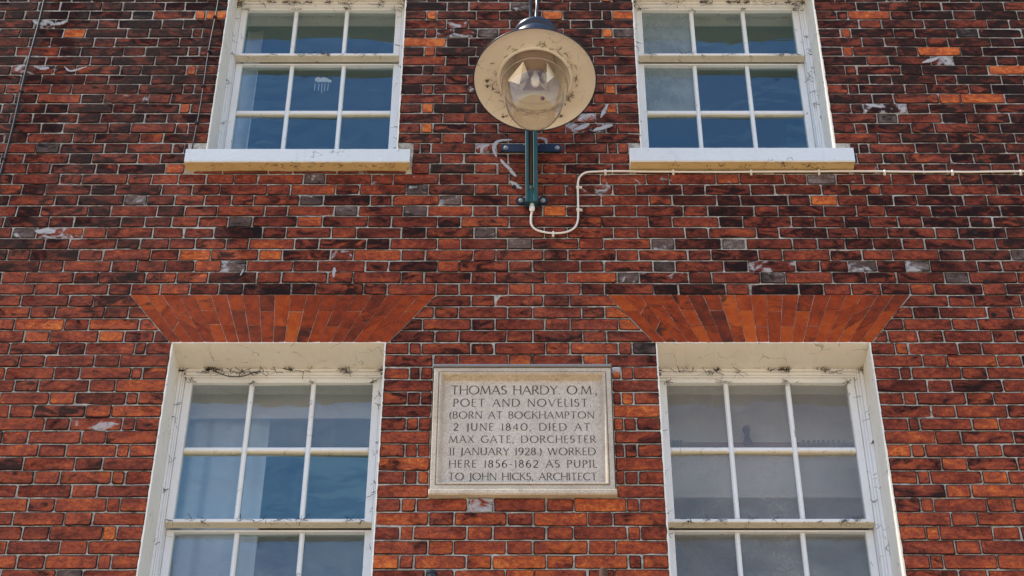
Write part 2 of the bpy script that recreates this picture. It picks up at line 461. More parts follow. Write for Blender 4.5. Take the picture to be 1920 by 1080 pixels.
def smooth_path(pts, n=6):
    P = [Vector(p) for p in pts]; P = [P[0] * 2 - P[1]] + P + [P[-1] * 2 - P[-2]]
    out = []
    for i in range(1, len(P) - 2):
        for k in range(n):
            t = k / n; a, b, c, d = P[i - 1], P[i], P[i + 1], P[i + 2]
            out.append(0.5 * ((2 * b) + (c - a) * t + (2 * a - 5 * b + 4 * c - d) * t * t + (3 * b - a - 3 * c + d) * t ** 3))
    out.append(P[-2])
    return out

# ------------------------------------------------------------------ ground
mesh_obj('pavement', [(-400, -800, 0), (400, -800, 0), (400, 0.5, 0), (-400, 0.5, 0)], [(0, 1, 2, 3)], 'paving', origin=(0, 0, 0))['kind'] = 'structure'

# ------------------------------------------------------------------ the wall
building = empty('brick_building', (0, 0, 0))
tag(building, 'weathered red brick building front with four white sash windows and orange flat arches', 'building')
XL0, XL1, XR0, XR1 = -1.63, -0.632, 0.640, 1.640      # lower openings
UL0, UL1, UR0, UR1 = -1.605, -0.630, 0.622, 1.618     # upper openings
LT, LB = -0.284, -2.05                                 # lower openings, top and bottom, relative to B
UB, UT = 0.93, 2.285                                   # upper openings
HX, ZLO, ZHI = 3.65, -2.6, 3.0
PQ = (-0.402, 0.424, -1.136, -0.426)                   # plaque recess
OPEN = [(XL0, XL1, LB, LT), (XR0, XR1, LB, LT), (UL0, UL1, UB, UT), (UR0, UR1, UB, UT)]
SILL = [(-1.702, -0.550, 0.803, 0.93), (0.558, 1.692, 0.806, 0.93)]

# masonry body behind the face, in blocks round the openings
mb = MB()
def body(x0, x1, z0, z1): mb.box(x0, x1, 0.014, 0.34, B + z0, B + z1)
xs = [-8, XL0, XL1, XR0, XR1, 8]
for i in (0, 2, 4): body(xs[i], xs[i + 1], LB, LT)
body(-8, 8, -B, LB)
body(-8, 8, LT, 0.83)
xs = [-8, UL0, UL1, UR0, UR1, 8]
for i in (0, 2, 4): body(xs[i], xs[i + 1], 0.83, UT)
for a, b_ in ((UL0, UL1), (UR0, UR1)): body(a, b_, 0.83, 0.86)
body(-8, 8, UT, 4.2)
mb.build('masonry_core', 'concrete', building, origin=(0, 0, 0))

# mortar face: an uneven sheet with the openings left out
def grid_lines(lo, hi, step, marks):
    m = sorted(set([lo, hi] + [x for x in marks if lo < x < hi])); out = []
    for a, b_ in zip(m, m[1:]):
        k = max(1, round((b_ - a) / step)); out += [a + (b_ - a) * i / k for i in range(k)]
    return out + [hi]
gx = grid_lines(-HX, HX, 0.03, [XL0, XL1, XR0, XR1, UL0, UL1, UR0, UR1, PQ[0], PQ[1]])
gz = grid_lines(ZLO, ZHI, 0.03, [LB, LT, UB, UT, PQ[2], PQ[3]])
V = []; F = []
for z in gz:
    for x in gx:
        y = 0.0004 + 0.0018 * noise.noise(Vector((x * 4, 0, z * 9))) + 0.0012 * noise.noise(Vector((x * 23, 5, z * 23)))
        V.append((x, y, B + z))
nx = len(gx)
for j in range(len(gz) - 1):
    for i in range(nx - 1):
        cx, cz = (gx[i] + gx[i + 1]) / 2, (gz[j] + gz[j + 1]) / 2
        if any(a < cx < b_ and c < cz < d for a, b_, c, d in OPEN + [PQ]): continue
        a = j * nx + i
        F.append((a, a + 1, a + nx + 1, a + nx))
mesh_obj('mortar_face', V, F, 'mortar', building, origin=(0, 0, 0), smooth=True)

# --- bricks
def clip(poly, a, b_, c):
    """keep a*x+b*z<=c"""
    out = []
    for i in range(len(poly)):
        p, q = poly[i], poly[(i + 1) % len(poly)]
        dp, dq = a * p[0] + b_ * p[1] - c, a * q[0] + b_ * q[1] - c
        if dp <= 0: out.append(p)
        if (dp < 0 < dq) or (dq < 0 < dp):
            t = dp / (dp - dq); out.append((p[0] + (q[0] - p[0]) * t, p[1] + (q[1] - p[1]) * t))
    return out
def area(p): return 0.5 * sum(p[i][0] * p[(i + 1) % len(p)][1] - p[(i + 1) % len(p)][0] * p[i][1] for i in range(len(p)))
def inset(poly, d):
    n = len(poly); out = []
    for i in range(n):
        p0, p1, p2 = Vector(poly[i - 1]), Vector(poly[i]), Vector(poly[(i + 1) % n])
        e1 = (p1 - p0).normalized(); e2 = (p2 - p1).normalized()
        n1 = Vector((-e1.y, e1.x)); n2 = Vector((-e2.y, e2.x))
        s = n1 + n2; k = s.dot(n1)
        out.append(p1 + s * (d / max(k, 0.35)))
    return [(p.x, p.y) for p in out]

def brick_geo(poly, gap, proud, rg, rnd_corner=0.0048, jit=0.0014, tilt=0.0014, step=0.075, back=0.013):
    """a brick from its convex outline in the wall plane: worn outline, slightly tilted face, sides running back into the mortar"""
    poly = inset(poly, gap)
    if area(poly) < 0.0004: return None
    pts = []
    n = len(poly)
    for i in range(n):
        p, q, o = Vector(poly[i]), Vector(poly[(i + 1) % n]), Vector(poly[i - 1])
        e_in, e_out = (p - o), (q - p)
        r = min(rnd_corner * rg.uniform(0.3, 1.6), e_in.length * 0.3, e_out.length * 0.3)
        pts.append(p - e_in.normalized() * r); pts.append(p + e_out.normalized() * r)
        L_ = e_out.length
        k = int((L_ - 0.02) / step)
        for j in range(k):
            t = (j + 1) / (k + 1)
            pts.append(p + e_out * t)
    pts = [p + Vector((rg.uniform(-jit, jit), rg.uniform(-jit, jit))) for p in pts]
    cx = sum(p.x for p in pts) / len(pts); cz = sum(p.y for p in pts) / len(pts)
    tx, tz = rg.uniform(-tilt, tilt) / 0.1, rg.uniform(-tilt, tilt) / 0.035 * 0.8
    V = []
    for p in pts:                                   # face, drawn in a little
        ins = 0.0055 if gap > 0.00155 else 0.0012
        q = Vector((p.x + max(-ins, min(ins, (cx - p.x) * 0.5)), p.y + max(-ins, min(ins, (cz - p.y) * 0.5))))
        V.append((q.x, -proud + (q.x - cx) * tx + (q.y - cz) * tz, B + q.y))
    for p in pts: V.append((p.x, -proud + (0.0016 if gap > 0.00155 else 0.0008) + (p.x - cx) * tx + (p.y - cz) * tz, B + p.y))
    for p in pts: V.append((p.x, back, B + p.y))
    m = len(pts)
    F = [tuple(range(m))]
    for r in (0, m):
        for i in range(m):
            j = (i + 1) % m
            F.append((r + i, r + m + i, r + m + j, r + j))
    return V, F, cx, cz

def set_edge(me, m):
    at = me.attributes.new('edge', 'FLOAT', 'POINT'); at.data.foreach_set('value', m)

def set_bv(me, vals):
    at = me.attributes.new('bv', 'FLOAT_COLOR', 'POINT')
    at.data.foreach_set('color', vals)

S_, H_ = 0.2325, 0.1165
CH = 0.071
PAIR = S_ + H_
def run(x_start, direction, seq, limit):
    """joints from x_start in a direction, following a list of lengths and then the Flemish pair for ever"""
    out = [x_start]; x = x_start; i = 0; seq = list(seq); nxt = None
    while abs(x - x_start) < limit:
        if i < len(seq): l = seq[i]
        else:
            l = S_ if (last != 'S') else H_
        last = 'S' if l >= S_ - 0.02 else 'H'
        x += direction * l; out.append(x); i += 1
    return out
bricks = []      # (polygon, is_header)
ncourse = range(int(ZLO / CH) - 0, int(ZHI / CH) + 1)
arch_l = (-1.868, -0.402, -1.642, -0.620, 0.0, LT)      # top left, top right, bottom left, bottom right x
arch_r = (0.420, 1.868, 0.630, 1.650, 0.0, LT)
for n in ncourse:
    z0, z1 = (n - 1) * CH, n * CH
    wob = rnd.uniform(-0.004, 0.004)
    odd = n % 2 != 0
    upper = z1 > UB and z0 < UT
    lower = z1 > LB and z0 < LT - 0.01
    e = (UL0, UL1, UR0, UR1) if z0 > 0.8 else (XL0, XL1, XR0, XR1)
    edge_seq = [S_, H_] if odd else [H_, 0.058, S_]
    rows = []
    # outer runs start at the window edges and run outwards; middle run is centred
    left = run(e[0], -1, edge_seq, 2.3); right = run(e[3], 1, edge_seq, 2.3)
    if odd: c0 = [-H_ / 2, H_ / 2]
    else: c0 = [-S_ / 2, S_ / 2]
    mid = list(c0)
    x = c0[1]; k = 0
    lim = e[2]
    while x < lim - 0.03:
        l = (S_ if k % 2 == 0 else H_) if odd else (H_ if k % 2 == 0 else S_)
        x += l; k += 1; mid.append(x)
    if not (lower or upper):
        # full course over or under the windows: carry both lattices on and close the gap with headers
        # (no joint carries on straight up from the window jambs)
        ext = S_ if odd else H_ + 0.058
        left = left[1:] if odd else left[2:]
        right = right[1:] if odd else right[2:]
        half = list(c0[1:]); xr = half[0]; k = 0; tgt = e[3] + ext
        while True:
            l = (S_ if k % 2 == 0 else H_) if odd else (H_ if k % 2 == 0 else S_)
            if xr + l > tgt - 0.30: break
            xr += l; k += 1; half.append(xr)
        gap = tgt - xr
        m_ = max(2, round(gap / 0.135))
        lens = [rnd.uniform(0.9, 1.1) for _ in range(m_)]; tot = sum(lens); acc = xr
        for q in lens: acc += gap * q / tot; half.append(acc)
        rat = (e[0] - ext) / -(e[3] + ext)
        mid = [-v * rat for v in half[::-1]] + half
        js = sorted(set(left + mid[1:-1] + right))
        segs = [js]
    else:
        mid = sorted(set([-v for v in mid] + mid))
        # keep only joints inside the pier, close with closers beside the corner headers
        seq_l = run(e[1], 1, edge_seq, 0.36 if odd else 0.2)
        seq_r = run(e[2], -1, edge_seq, 0.36 if odd else 0.2)
        lo_, hi_ = max(seq_l[:3]), min(seq_r[:3])
        core = [v for v in mid if lo_ + 0.05 < v < hi_ - 0.05]
        pier = sorted(seq_l[:3] + core + seq_r[:3])
        segs = [sorted(left), pier, sorted(right)]
    for js in segs:
        js = [j + (rnd.uniform(-0.005, 0.005) if 0 < i < len(js) - 1 else 0) for i, j in enumerate(js)]
        for a, b_ in zip(js, js[1:]):
            if b_ - a < 0.02: continue
            rows.append((a, b_))
    for a, b_ in rows:
        if b_ < -HX or a > HX: continue
        w = lambda x: 0.0022 * noise.noise(Vector((x * 1.7, n * 3.1, 0)))
        sk = rnd.uniform(-0.002, 0.002)
        w0, w1 = 0.0022 * noise.noise(Vector((a * 1.3, n * 3.1 - 3.1, 0))), 0.0022 * noise.noise(Vector((a * 1.3, n * 3.1, 0)))
        w2, w3 = 0.0022 * noise.noise(Vector((b_ * 1.3, n * 3.1 - 3.1, 0))), 0.0022 * noise.noise(Vector((b_ * 1.3, n * 3.1, 0)))
        polys = [[(a, z0 + w0), (b_, z0 + w2), (b_ + sk, z1 + w3), (a + sk, z1 + w1)]]
        # cut by openings, sills and plaque (rectangles)
        for (p, q, r, s) in OPEN + SILL + [PQ]:
            nxt_ = []
            for po in polys:
                if max(v[0] for v in po) <= p + 1e-5 or min(v[0] for v in po) >= q - 1e-5 or max(v[1] for v in po) <= r + 0.004 or min(v[1] for v in po) >= s - 0.004:
                    nxt_.append(po); continue
                c1 = clip(po, 1, 0, p); c2 = clip(po, -1, 0, -q)
                got = [c for c in (c1, c2) if len(c) >= 3 and area(c) > 0.0008]
                if not got:
                    for c in (clip(po, 0, 1, r), clip(po, 0, -1, -s)):
                        if len(c) >= 3 and area(c) > 0.0012: got.append(c)
                nxt_ += got
            polys = nxt_
        for (tl, tr, bl, br, zt, zb) in (arch_l, arch_r):
            nxt_ = []
            for po in polys:
                cz_ = sum(v[1] for v in po) / len(po)
                if cz_ > zt - 0.004 or cz_ < zb + 0.004 or max(v[0] for v in po) < tl or min(v[0] for v in po) > tr:
                    nxt_.append(po); continue
                # left side: line from (tl,zt) to (bl,zb); keep left of it
                def side(x1, za, x2, zb2, sgn):
                    # x <= x1 + (x2-x1)*(za - z)/(za-zb2)
                    k_ = (x2 - x1) / (za - zb2)
                    return (sgn * 1.0, sgn * k_, sgn * (x1 + k_ * za))
                for sd in (side(tl, zt, bl, zb, 1), side(tr, zt, br, zb, -1)):
                    c = clip(po, *sd)
                    if len(c) >= 3 and area(c) > 0.0009: nxt_.append(c)
            polys = nxt_
        for po in polys: bricks.append((po, b_ - a < 0.15))

ORANGE = [(-1.79, 1.944), (-1.693, 1.944), (-1.763, 1.534), (-1.771, 1.25), (-2.397, 1.813), (-0.487, 1.927), (-0.59, 1.718), (-0.487, 1.656), (-0.488, 1.238), (-0.497, 1.104), (1.73, 1.801), (1.76, 1.636), (2.543, 1.526), (2.425, 1.324), (1.562, 0.608), (0.492, 1.821), (0.465, 1.394), (0.488, 1.246), (0.57, 1.948), (-1.537, 0.261), (-1.779, -1.305), (0.315, -1.17), (0.034, -1.457), (2.233, 1.257), (0.279, 0.533), (0.442, 2.077)]
GREY = [(-2.346, 0.398), (-1.923, 0.618), (-1.409, 0.422), (-1.343, 0.194), (-0.55, 0.672), (-0.509, 0.572), (-1.116, 0.715), (0.01, 0.315), (0.687, 0.312), (1.033, 0.312), (1.604, 0.187), (1.917, 0.187), (2.1, 0.111), (2.406, 0.244), (1.211, 0.111), (-0.306, 0.572), (-0.184, 0.387), (0.029, 1.991), (-0.203, 1.863), (-1.04, 0.60), (-0.95, 0.51), (0.42, 0.13)]
LIME = [(-2.516, 1.884), (-2.53, 1.534), (-2.374, 1.534), (-2.116, 1.316), (-0.421, 1.863), (0.304, 1.111), (-0.109, 0.934), (-2.341, 0.398), (2.269, 1.595), (1.884, 1.257), (0.319, 1.161), (-0.836, 0.254), (-0.25, -1.173), (-1.923, -0.728), (0.462, -0.46), (-0.376, 1.788), (0.448, 1.78), (0.429, 0.679), (1.3, 0.2)]
BLACK = [(-2.4, 1.884), (2.593, 1.821), (-0.42, 0.813), (-2.025, 1.474), (-1.061, 0.012), (-1.216, 0.028), (0.653, 0.028), (1.14, 0.028), (1.447, 0.028), (-1.33, 0.415), (2.503, 1.123), (-0.748, 2.025), (-2.72, 1.884), (1.3, 0.03), (0.9, 0.03), (-1.4, 0.03), (1.0, 0.18)]
def cen(po): return (sum(v[0] for v in po) / len(po), sum(v[1] for v in po) / len(po))
cens = [cen(b_[0]) for b_ in bricks]
def nearest(p, heads=False):
    return min((i for i in range(len(cens)) if not heads or bricks[i][1]), key=lambda i: (cens[i][0] - p[0]) ** 2 + 6 * (cens[i][1] - p[1]) ** 2)
special = {}
LONG = [(-0.59, 1.718), (2.425, 1.324), (2.543, 1.526), (-1.537, 0.261), (0.034, -1.457), (0.315, -1.17), (-2.397, 1.813)]
for lst, tagn in ((BLACK, 'k'), (LIME, 'l'), (GREY, 'g'), (ORANGE, 'o')):
    for p in lst: special[nearest(p, tagn in 'go' and p not in LONG)] = tagn

made = []
for i, (po, hd) in enumerate(bricks):
    cx, cz = cens[i]
    g = brick_geo(po, max(0.0016, rnd.gauss(0.0031, 0.0007)), rnd.uniform(0.0018, 0.0052), rnd)
    if g is None: continue
    sp = special.get(i)
    # soot in broad drifts, more high up; lens vignette painted in towards upper corners
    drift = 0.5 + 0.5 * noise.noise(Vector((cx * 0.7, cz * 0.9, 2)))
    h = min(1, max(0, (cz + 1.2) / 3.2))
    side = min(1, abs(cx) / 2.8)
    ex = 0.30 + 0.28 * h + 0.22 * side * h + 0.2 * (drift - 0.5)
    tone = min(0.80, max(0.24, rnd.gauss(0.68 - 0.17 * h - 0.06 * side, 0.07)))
    soot_vignette = min(0.85, max(0.1, rnd.gauss(ex + 0.08, 0.13)))
    lime = max(0, rnd.gauss(-0.05, 0.16))
    mat = 0
    for (p_, q_, r_, s_) in SILL:
        if p_ - 0.1 < cx < q_ + 0.1 and 0.70 < cz < 0.82: lime = max(lime, rnd.uniform(0.35, 0.55)); soot_vignette *= 0.5
    if rnd.random() < 0.01: tone = rnd.uniform(0.75, 0.85); soot_vignette *= 0.4
    if hd and rnd.random() < 0.012: mat = 1
    if sp == 'o': tone, soot_vignette, lime = rnd.uniform(0.80, 0.93), 0.2, 0; mat = 0
    elif sp == 'g': mat = 1; tone = rnd.uniform(0.35, 0.6); soot_vignette, lime = 0.5, rnd.uniform(0.4, 0.65)
    elif sp == 'l': lime = rnd.uniform(0.58, 0.72)
    elif sp == 'k': tone, soot_vignette = rnd.uniform(0.32, 0.45), rnd.uniform(0.72, 0.9)
    elif mat == 1: tone = rnd.uniform(0.2, 0.6)
    seen = g
    d = (Vector((cx, 0, B + cz)) - CAM).length
    vis = area(po) / d ** 2 if (abs(cx) < 2.20 + 0.30 * (cz + 1.5) / 1 * 0.6 and -1.52 < cz < 2.05) else 0
    if -0.1 < cx < 0.25 and 1.1 < cz < 1.9: vis = 0
    made.append((vis, g, (tone, soot_vignette, lime, rnd.random()), mat))
made.sort(key=lambda t: -t[0])
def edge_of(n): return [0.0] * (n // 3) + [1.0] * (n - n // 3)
for vis, (V, F, cx, cz), bv, mat in made[:300]:
    o = mesh_obj('brick', V, F, 'grey_brick' if mat else 'brick', building)
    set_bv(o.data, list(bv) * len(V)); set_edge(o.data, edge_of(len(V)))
rest = MB(); vals = []; evals = []
for vis, (V, F, cx, cz), bv, mat in made[300:]:
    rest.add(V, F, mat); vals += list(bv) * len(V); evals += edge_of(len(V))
o = rest.build('brickwork', ['brick', 'grey_brick'], building, origin=(0, 0, 0))
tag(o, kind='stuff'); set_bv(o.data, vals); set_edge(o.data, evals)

# --- flat arches of rubbed brick
def flat_arch(tl, tr, bl, br, zt, zb, label):
    cx = (tl + tr) / 2
    a = empty('flat_arch', (cx, 0, B + zb), building); a['label'] = label
    # joint bed behind the voussoirs
    bd = MB()
    bd.add([(tl, -0.0015, B + zt - 0.001), (tr, -0.0015, B + zt - 0.001), (br, -0.0015, B + zb + 0.001), (bl, -0.0015, B + zb + 0.001),
            (tl, 0.013, B + zt - 0.001), (tr, 0.013, B + zt - 0.001), (br, 0.013, B + zb + 0.001), (bl, 0.013, B + zb + 0.001)],
           [(0, 3, 2, 1), (0, 1, 5, 4), (2, 3, 7, 6), (1, 2, 6, 5), (3, 0, 4, 7)])
    bd.build('joint_bed', 'mortar', a)
    n = 19
    # voussoir joints fan out: wider spacing at the skewed ends on top, even at the foot
    for i in range(n):
        def fx(t, l, r): return l + (r - l) * t
        def warp(t): return t + 0.0 * math.sin(math.pi * 2 * t)
        t0, t1 = i / n, (i + 1) / n
        xa, xb = fx(t0, tl, tr), fx(t1, tl, tr)
        xc, xd = fx(t1, bl, br), fx(t0, bl, br)
        H = zt - zb
        cut = (0.34 if i % 2 == 0 else 0.66) + rnd.uniform(-0.02, 0.02)
        cuts = [0, cut, 1]
        if i in (1, 2, 4, 15, 16) and rnd.random() < 0.8: cuts = sorted(cuts + [0.30 if cut > 0.5 else 0.62])
        sk = rnd.uniform(-0.01, 0.01)
        slope = {1: 0.03, 2: -0.035, 3: -0.04, 15: 0.03, 16: 0.035, 17: 0.03}.get(i, 0.0)
        for ca, cb in zip(cuts, cuts[1:]):
            def pt(l_x_top, l_x_bot, c, dz=0):
                t = min(1, max(0, c + dz / H)); return (l_x_top + (l_x_bot - l_x_top) * t, zt - H * t)
            da = 0 if ca in (0, 1) else slope; db = 0 if cb in (0, 1) else slope
            po = [pt(xa, xd, cb, db), pt(xb, xc, cb, -db), pt(xb, xc, ca, -da), pt(xa, xd, ca, da)]
            if area(po) < 0: po = po[::-1]
            g = brick_geo(po, 0.0013, rnd.uniform(0.0035, 0.0048), rnd, rnd_corner=0.0015, jit=0.0005, tilt=0.0004, step=0.2, back=-0.001)
            if g is None: continue
            o = mesh_obj('arch_brick', g[0], g[1], 'rubbed', a)
            set_bv(o.data, [min(0.85, max(0.2, rnd.gauss(0.50, 0.12))), max(0, rnd.gauss(0.25, 0.2)), max(0, rnd.gauss(0.05, 0.15)), rnd.random()] * len(g[0]))
flat_arch(*arch_l, 'orange brick arch left of the plaque')
flat_arch(*arch_r, 'orange brick arch right of the plaque')

# --- lime smears and old fixing holes in the face
def blob(cx, cz, pts, w, y=-0.0062):
    """irregular thin smear along a short path"""
    P = smooth_path([(cx + a, 0, cz + b_) for a, b_ in pts], 5)
    l, r = [], []
    for i, p in enumerate(P):
        t = (P[min(i + 1, len(P) - 1)] - P[max(0, i - 1)]).normalized()
        nrm = Vector((-t.z, 0, t.x)); s = math.sin(math.pi * (i + 0.4) / (len(P))) ** 0.6
        l.append(p + nrm * w * s * rnd.uniform(0.5, 1.15)); r.append(p - nrm * w * s * rnd.uniform(0.5, 1.15))
    V = [(q.x, y, B + q.z) for q in l + r[::-1]]
    n = len(l)
    V2 = V + [(v[0], 0.003, v[2]) for v in V]
    F = [(i, i + 1, 2 * n - 2 - i, 2 * n - 1 - i) for i in range(n - 1)]
    m = 2 * n
    F += [(i, i + m, (i + 1) % m + m, (i + 1) % m) for i in range(m)]
    return V2, F
sm = MB()
for a in [(-2.52, 1.885, [(-0.04, -0.015), (0.02, 0.0), (0.05, 0.02)], 0.013), (-2.63, 1.885, [(-0.03, 0.02), (0, 0), (0.04, -0.01)], 0.012),
          (-2.37, 1.53, [(-0.06, 0.02), (-0.02, -0.015), (0.06, 0.02)], 0.007), (-2.53, 1.53, [(-0.03, 0), (0.02, 0.01)], 0.012),
          (0.44, 1.222, [(-0.02, -0.05), (0, 0), (0.02, 0.05)], 0.010), (0.31, 1.10, [(-0.04, -0.02), (0.05, 0.03)], 0.016),
          (0.43, 1.10, [(-0.05, -0.02), (0.05, 0.02)], 0.016), (-0.11, 0.955, [(-0.01, -0.06), (-0.025, 0.0), (0.0, 0.05), (0.07, 0.06)], 0.011),
          (-0.06, 0.82, [(-0.04, 0.06), (0, 0), (0.04, -0.06)], 0.011), (0.10, 1.01, [(-0.03, 0.02), (0.03, 0.01), (0.035, -0.03)], 0.009),
          (-0.02, 0.70, [(-0.03, 0.03), (0.0, 0.0), (0.03, -0.02)], 0.014), (-2.34, 0.40, [(-0.05, 0), (0.05, 0.0)], 0.02),
          (2.20, 1.60, [(-0.05, -0.02), (0.04, 0.015)], 0.013), (1.86, 1.26, [(-0.05, 0.01), (0.04, -0.01)], 0.012),
          (-0.90, 0.137, [(0, -0.03), (0, 0.03)], 0.009), (-1.35, 0.137, [(0, -0.02), (0.01, 0.02)], 0.006)]:
    sm.add(*blob(*a))
tag(sm.build('lime_smear', 'smear', building), kind='stuff')
hm = MB()
for x, z in [(2.346, 0.868), (2.242, 0.387), (2.244, 0.078), (2.249, -0.124), (-0.03, 0.69)]:
    V = [(x + 0.013 * math.cos(a) * rnd.uniform(0.8, 1.2), -0.0068, B + z + 0.013 * math.sin(a) * rnd.uniform(0.8, 1.2)) for a in [k * math.pi / 5 for k in range(10)]]
    hm.add(V, [tuple(range(10))])
tag(hm.build('fixing_hole', 'hole', building), kind='stuff')

# ------------------------------------------------------------------ windows
def jag_box(mbx, x0, x1, ya, yb, z0, z1, axis, edge, seed):
    """thin painted lining whose front edge is ragged; axis 'z' runs up, 'x' runs along"""
    rr = random.Random(seed)
    L_ = (z1 - z0) if axis == 'z' else (x1 - x0)
    n = max(2, int(L_ / 0.018))
    V = []
    for i in range(n + 1):
        t = i / n
        yf = ya + 0.002 * noise.noise(Vector((i * 0.3, seed, 0))); j = 0.003 * noise.noise(Vector((i * 0.45, seed, 3))) + rr.uniform(-0.0008, 0.0008)
        if axis == 'z':
            z = z0 + L_ * t; s0, s1 = x0, x1
            if edge == 'hi': s1 = x1 + j
            else: s0 = x0 - j
            V += [(s0, yf, z), (s1, yf, z), (s1, yb, z), (s0, yb, z)]
        else:
            x = x0 + L_ * t; s0, s1 = z0, z1
            if edge == 'hi': s1 = z1 + j
            else: s0 = z0 - j
            V += [(x, yf, s0), (x, yf, s1), (x, yb, s1), (x, yb, s0)]
    F = []
    for i in range(n):
        for k in range(4):
            k2 = (k + 1) % 4; F.append((i * 4 + k, (i + 1) * 4 + k, (i + 1) * 4 + k2, i * 4 + k2))
    F.append((0, 1, 2, 3)); F.append((n * 4 + 3, n * 4 + 2, n * 4 + 1, n * 4))
    mbx.add(V, F)

RD = 0.195      # depth of the reveal
def window(x0, x1, z0, z1, gx0, gx1, up_rows, lo_rows, label, sill, glassmap, seed):
    """x0..x1, z0..z1 the opening; gx0..gx1 glass of the upper sash; rows given as (bottom, top)"""
    rr = random.Random(seed)
    w = empty('sash_window', ((x0 + x1) / 2, 0, B + z0), building); w['label'] = label
    # painted lining of the reveal: two cheeks and a soffit
    rv = MB()
    jag_box(rv, x0 - 0.004, x0 + 0.003, -0.004, RD + 0.1, B + z0, B + z1 - 0.003, 'z', 'lo', seed + 1)
    jag_box(rv, x1 - 0.003, x1 + 0.004, -0.004, RD + 0.1, B + z0, B + z1 - 0.003, 'z', 'hi', seed + 2)
    jag_box(rv, x0 - 0.004, x1 + 0.004, -0.003, RD + 0.1, B + z1 - 0.003, B + z1 + 0.005, 'x', 'lo', seed + 3)
    rv.build('reveal', 'reveal', w)
    # box frame: stepped head and jambs
    fr = MB()
    a, b_ = x0 + 0.003, x1 - 0.003
    jl, jr = gx0 - 0.036, gx1 + 0.036
    for s, (p, q) in enumerate(((a, jl), (jr, b_))):
        m = (q - p)
        if s == 0:
            fr.box(p, p + m * 0.42, RD, 0.36, B + z0, B + z1 - 0.003, 0.003)
            fr.box(p + m * 0.42 + 0.0001, p + m * 0.72, RD + 0.009, 0.36, B + z0, B + z1 - 0.018, 0.003)
            fr.box(p + m * 0.72 + 0.0001, q, RD + 0.018, 0.36, B + z0, B + z1 - 0.03, 0.002)
        else:
            fr.box(q - m * 0.42, q, RD, 0.36, B + z0, B + z1 - 0.003, 0.003)
            fr.box(q - m * 0.72, q - m * 0.42 - 0.0001, RD + 0.009, 0.36, B + z0, B + z1 - 0.018, 0.003)
            fr.box(p, q - m * 0.72 - 0.0001, RD + 0.018, 0.36, B + z0, B + z1 - 0.03, 0.002)
    gt = up_rows[0][1]
    fr.box(a + 0.02, b_ - 0.02, RD + 0.0015, 0.36, B + z1 - 0.018, B + z1 - 0.0035, 0.003)
    fr.box(a + 0.03, b_ - 0.03, RD + 0.011, 0.36, B + z1 - 0.034, B + z1 - 0.0182, 0.003)
    fr.box(jl + 0.001, jr - 0.001, RD + 0.019, 0.36, B + gt + 0.026, B + z1 - 0.0342, 0.002)
    fr.build('window_frame', 'paint', w)
    def sash(yf, yb, rows, top_rail, bot_rail, name, first):
        # stiles and rails
        s = MB()
        zt, zb = rows[0][1], rows[-1][0]
        s.box(gx0 - 0.035, gx0, yf, yb, B + zb - bot_rail, B + zt + top_rail, 0.003)
        s.box(gx1, gx1 + 0.035, yf, yb, B + zb - bot_rail, B + zt + top_rail, 0.003)
        s.box(gx0 + 0.0002, gx1 - 0.0002, yf + 0.0004, yb, B + zt, B + zt + top_rail, 0.003)
        o = s.build(name, 'paint', w)
        r = MB(); r.box(gx0 - 0.0345 if first else gx0 + 0.0002, gx1 + 0.0345 if first else gx1 - 0.0002, yf - (0.002 if first else -0.0004), yb - (0.001 if first else 0), B + zb - bot_rail - (0.0005 if first else 0), B + zb, 0.003)
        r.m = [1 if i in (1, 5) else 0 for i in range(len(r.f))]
        r.build('meeting_rail' if first else 'bottom_rail', ['paint', 'rail'], w)
        # glazing bars
        gw = (gx1 - gx0 - 2 * 0.022) / 3
        for k in (1, 2):
            xa = gx0 + gw * k + 0.022 * (k - 1)
            m_ = MB(); m_.box(xa, xa + 0.022, yf + 0.004, yb - 0.006, B + zb + 0.0002, B + zt - 0.0002, 0.006)
            m_.build('glazing_bar', 'paint', w)
        for (b1, t1), (b2, t2) in zip(rows, rows[1:]):
            m_ = MB()
            for k in range(3):
                xa = gx0 + (gw + 0.022) * k
                m_.box(xa + 0.0002, xa + gw - 0.0002, yf + 0.005, yb - 0.007, B + t2, B + b1, 0.006)
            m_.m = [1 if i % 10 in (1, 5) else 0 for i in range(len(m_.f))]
            m_.build('glazing_bar', ['paint', 'rail'], w)
        yg = yf + 0.026
        for ri, (b1, t1) in enumerate(rows):
            for k in range(3):
                xa = gx0 + (gw + 0.022) * k
                tx, tz = rr.uniform(-0.0028, 0.0028), rr.uniform(-0.0035, 0.0035)
                V = []
                for yy in (yg, yg + 0.003):
                    for (xx, zz, sx, sz) in ((xa, b1, -1, -1), (xa + gw, b1, 1, -1), (xa + gw, t1, 1, 1), (xa, t1, -1, 1)):
                        V.append((xx + sx * 0.003, yy + sx * tx + sz * tz, B + zz + sz * 0.003))
                mesh_obj('pane', V[:4], [(0, 1, 2, 3)], glassmap(first, ri, k), w)
    sash(RD + 0.027, RD + 0.078, up_rows, 0.026, 0.019, 'upper_sash', True)
    sash(RD + 0.081, RD + 0.125, lo_rows, 0.010, 0.06, 'lower_sash', False)
    # dusty webs and twigs lodged under the rails
    cb = MB()
    def web(cx, y, cz, s, k):
        for _ in range(k):
            p0 = Vector((cx + rr.uniform(-s, s) * 0.3, y, B + cz + rr.uniform(-s, s) * 0.2))
            pts = [p0]
            d = Vector((rr.uniform(-1, 1), rr.uniform(-0.2, 0.0), rr.uniform(-0.5, 0.3)))
            for q in range(4):
                d = (d + Vector((rr.uniform(-.6, .6), rr.uniform(-.1, .1), rr.uniform(-.5, .5)))).normalized()
                pts.append(pts[-1] + d * s * rr.uniform(0.1, 0.35))
            cb.tube(pts, rr.uniform(0.0006, 0.0017), 4, False)
    zr = up_rows[-1][0] - 0.012
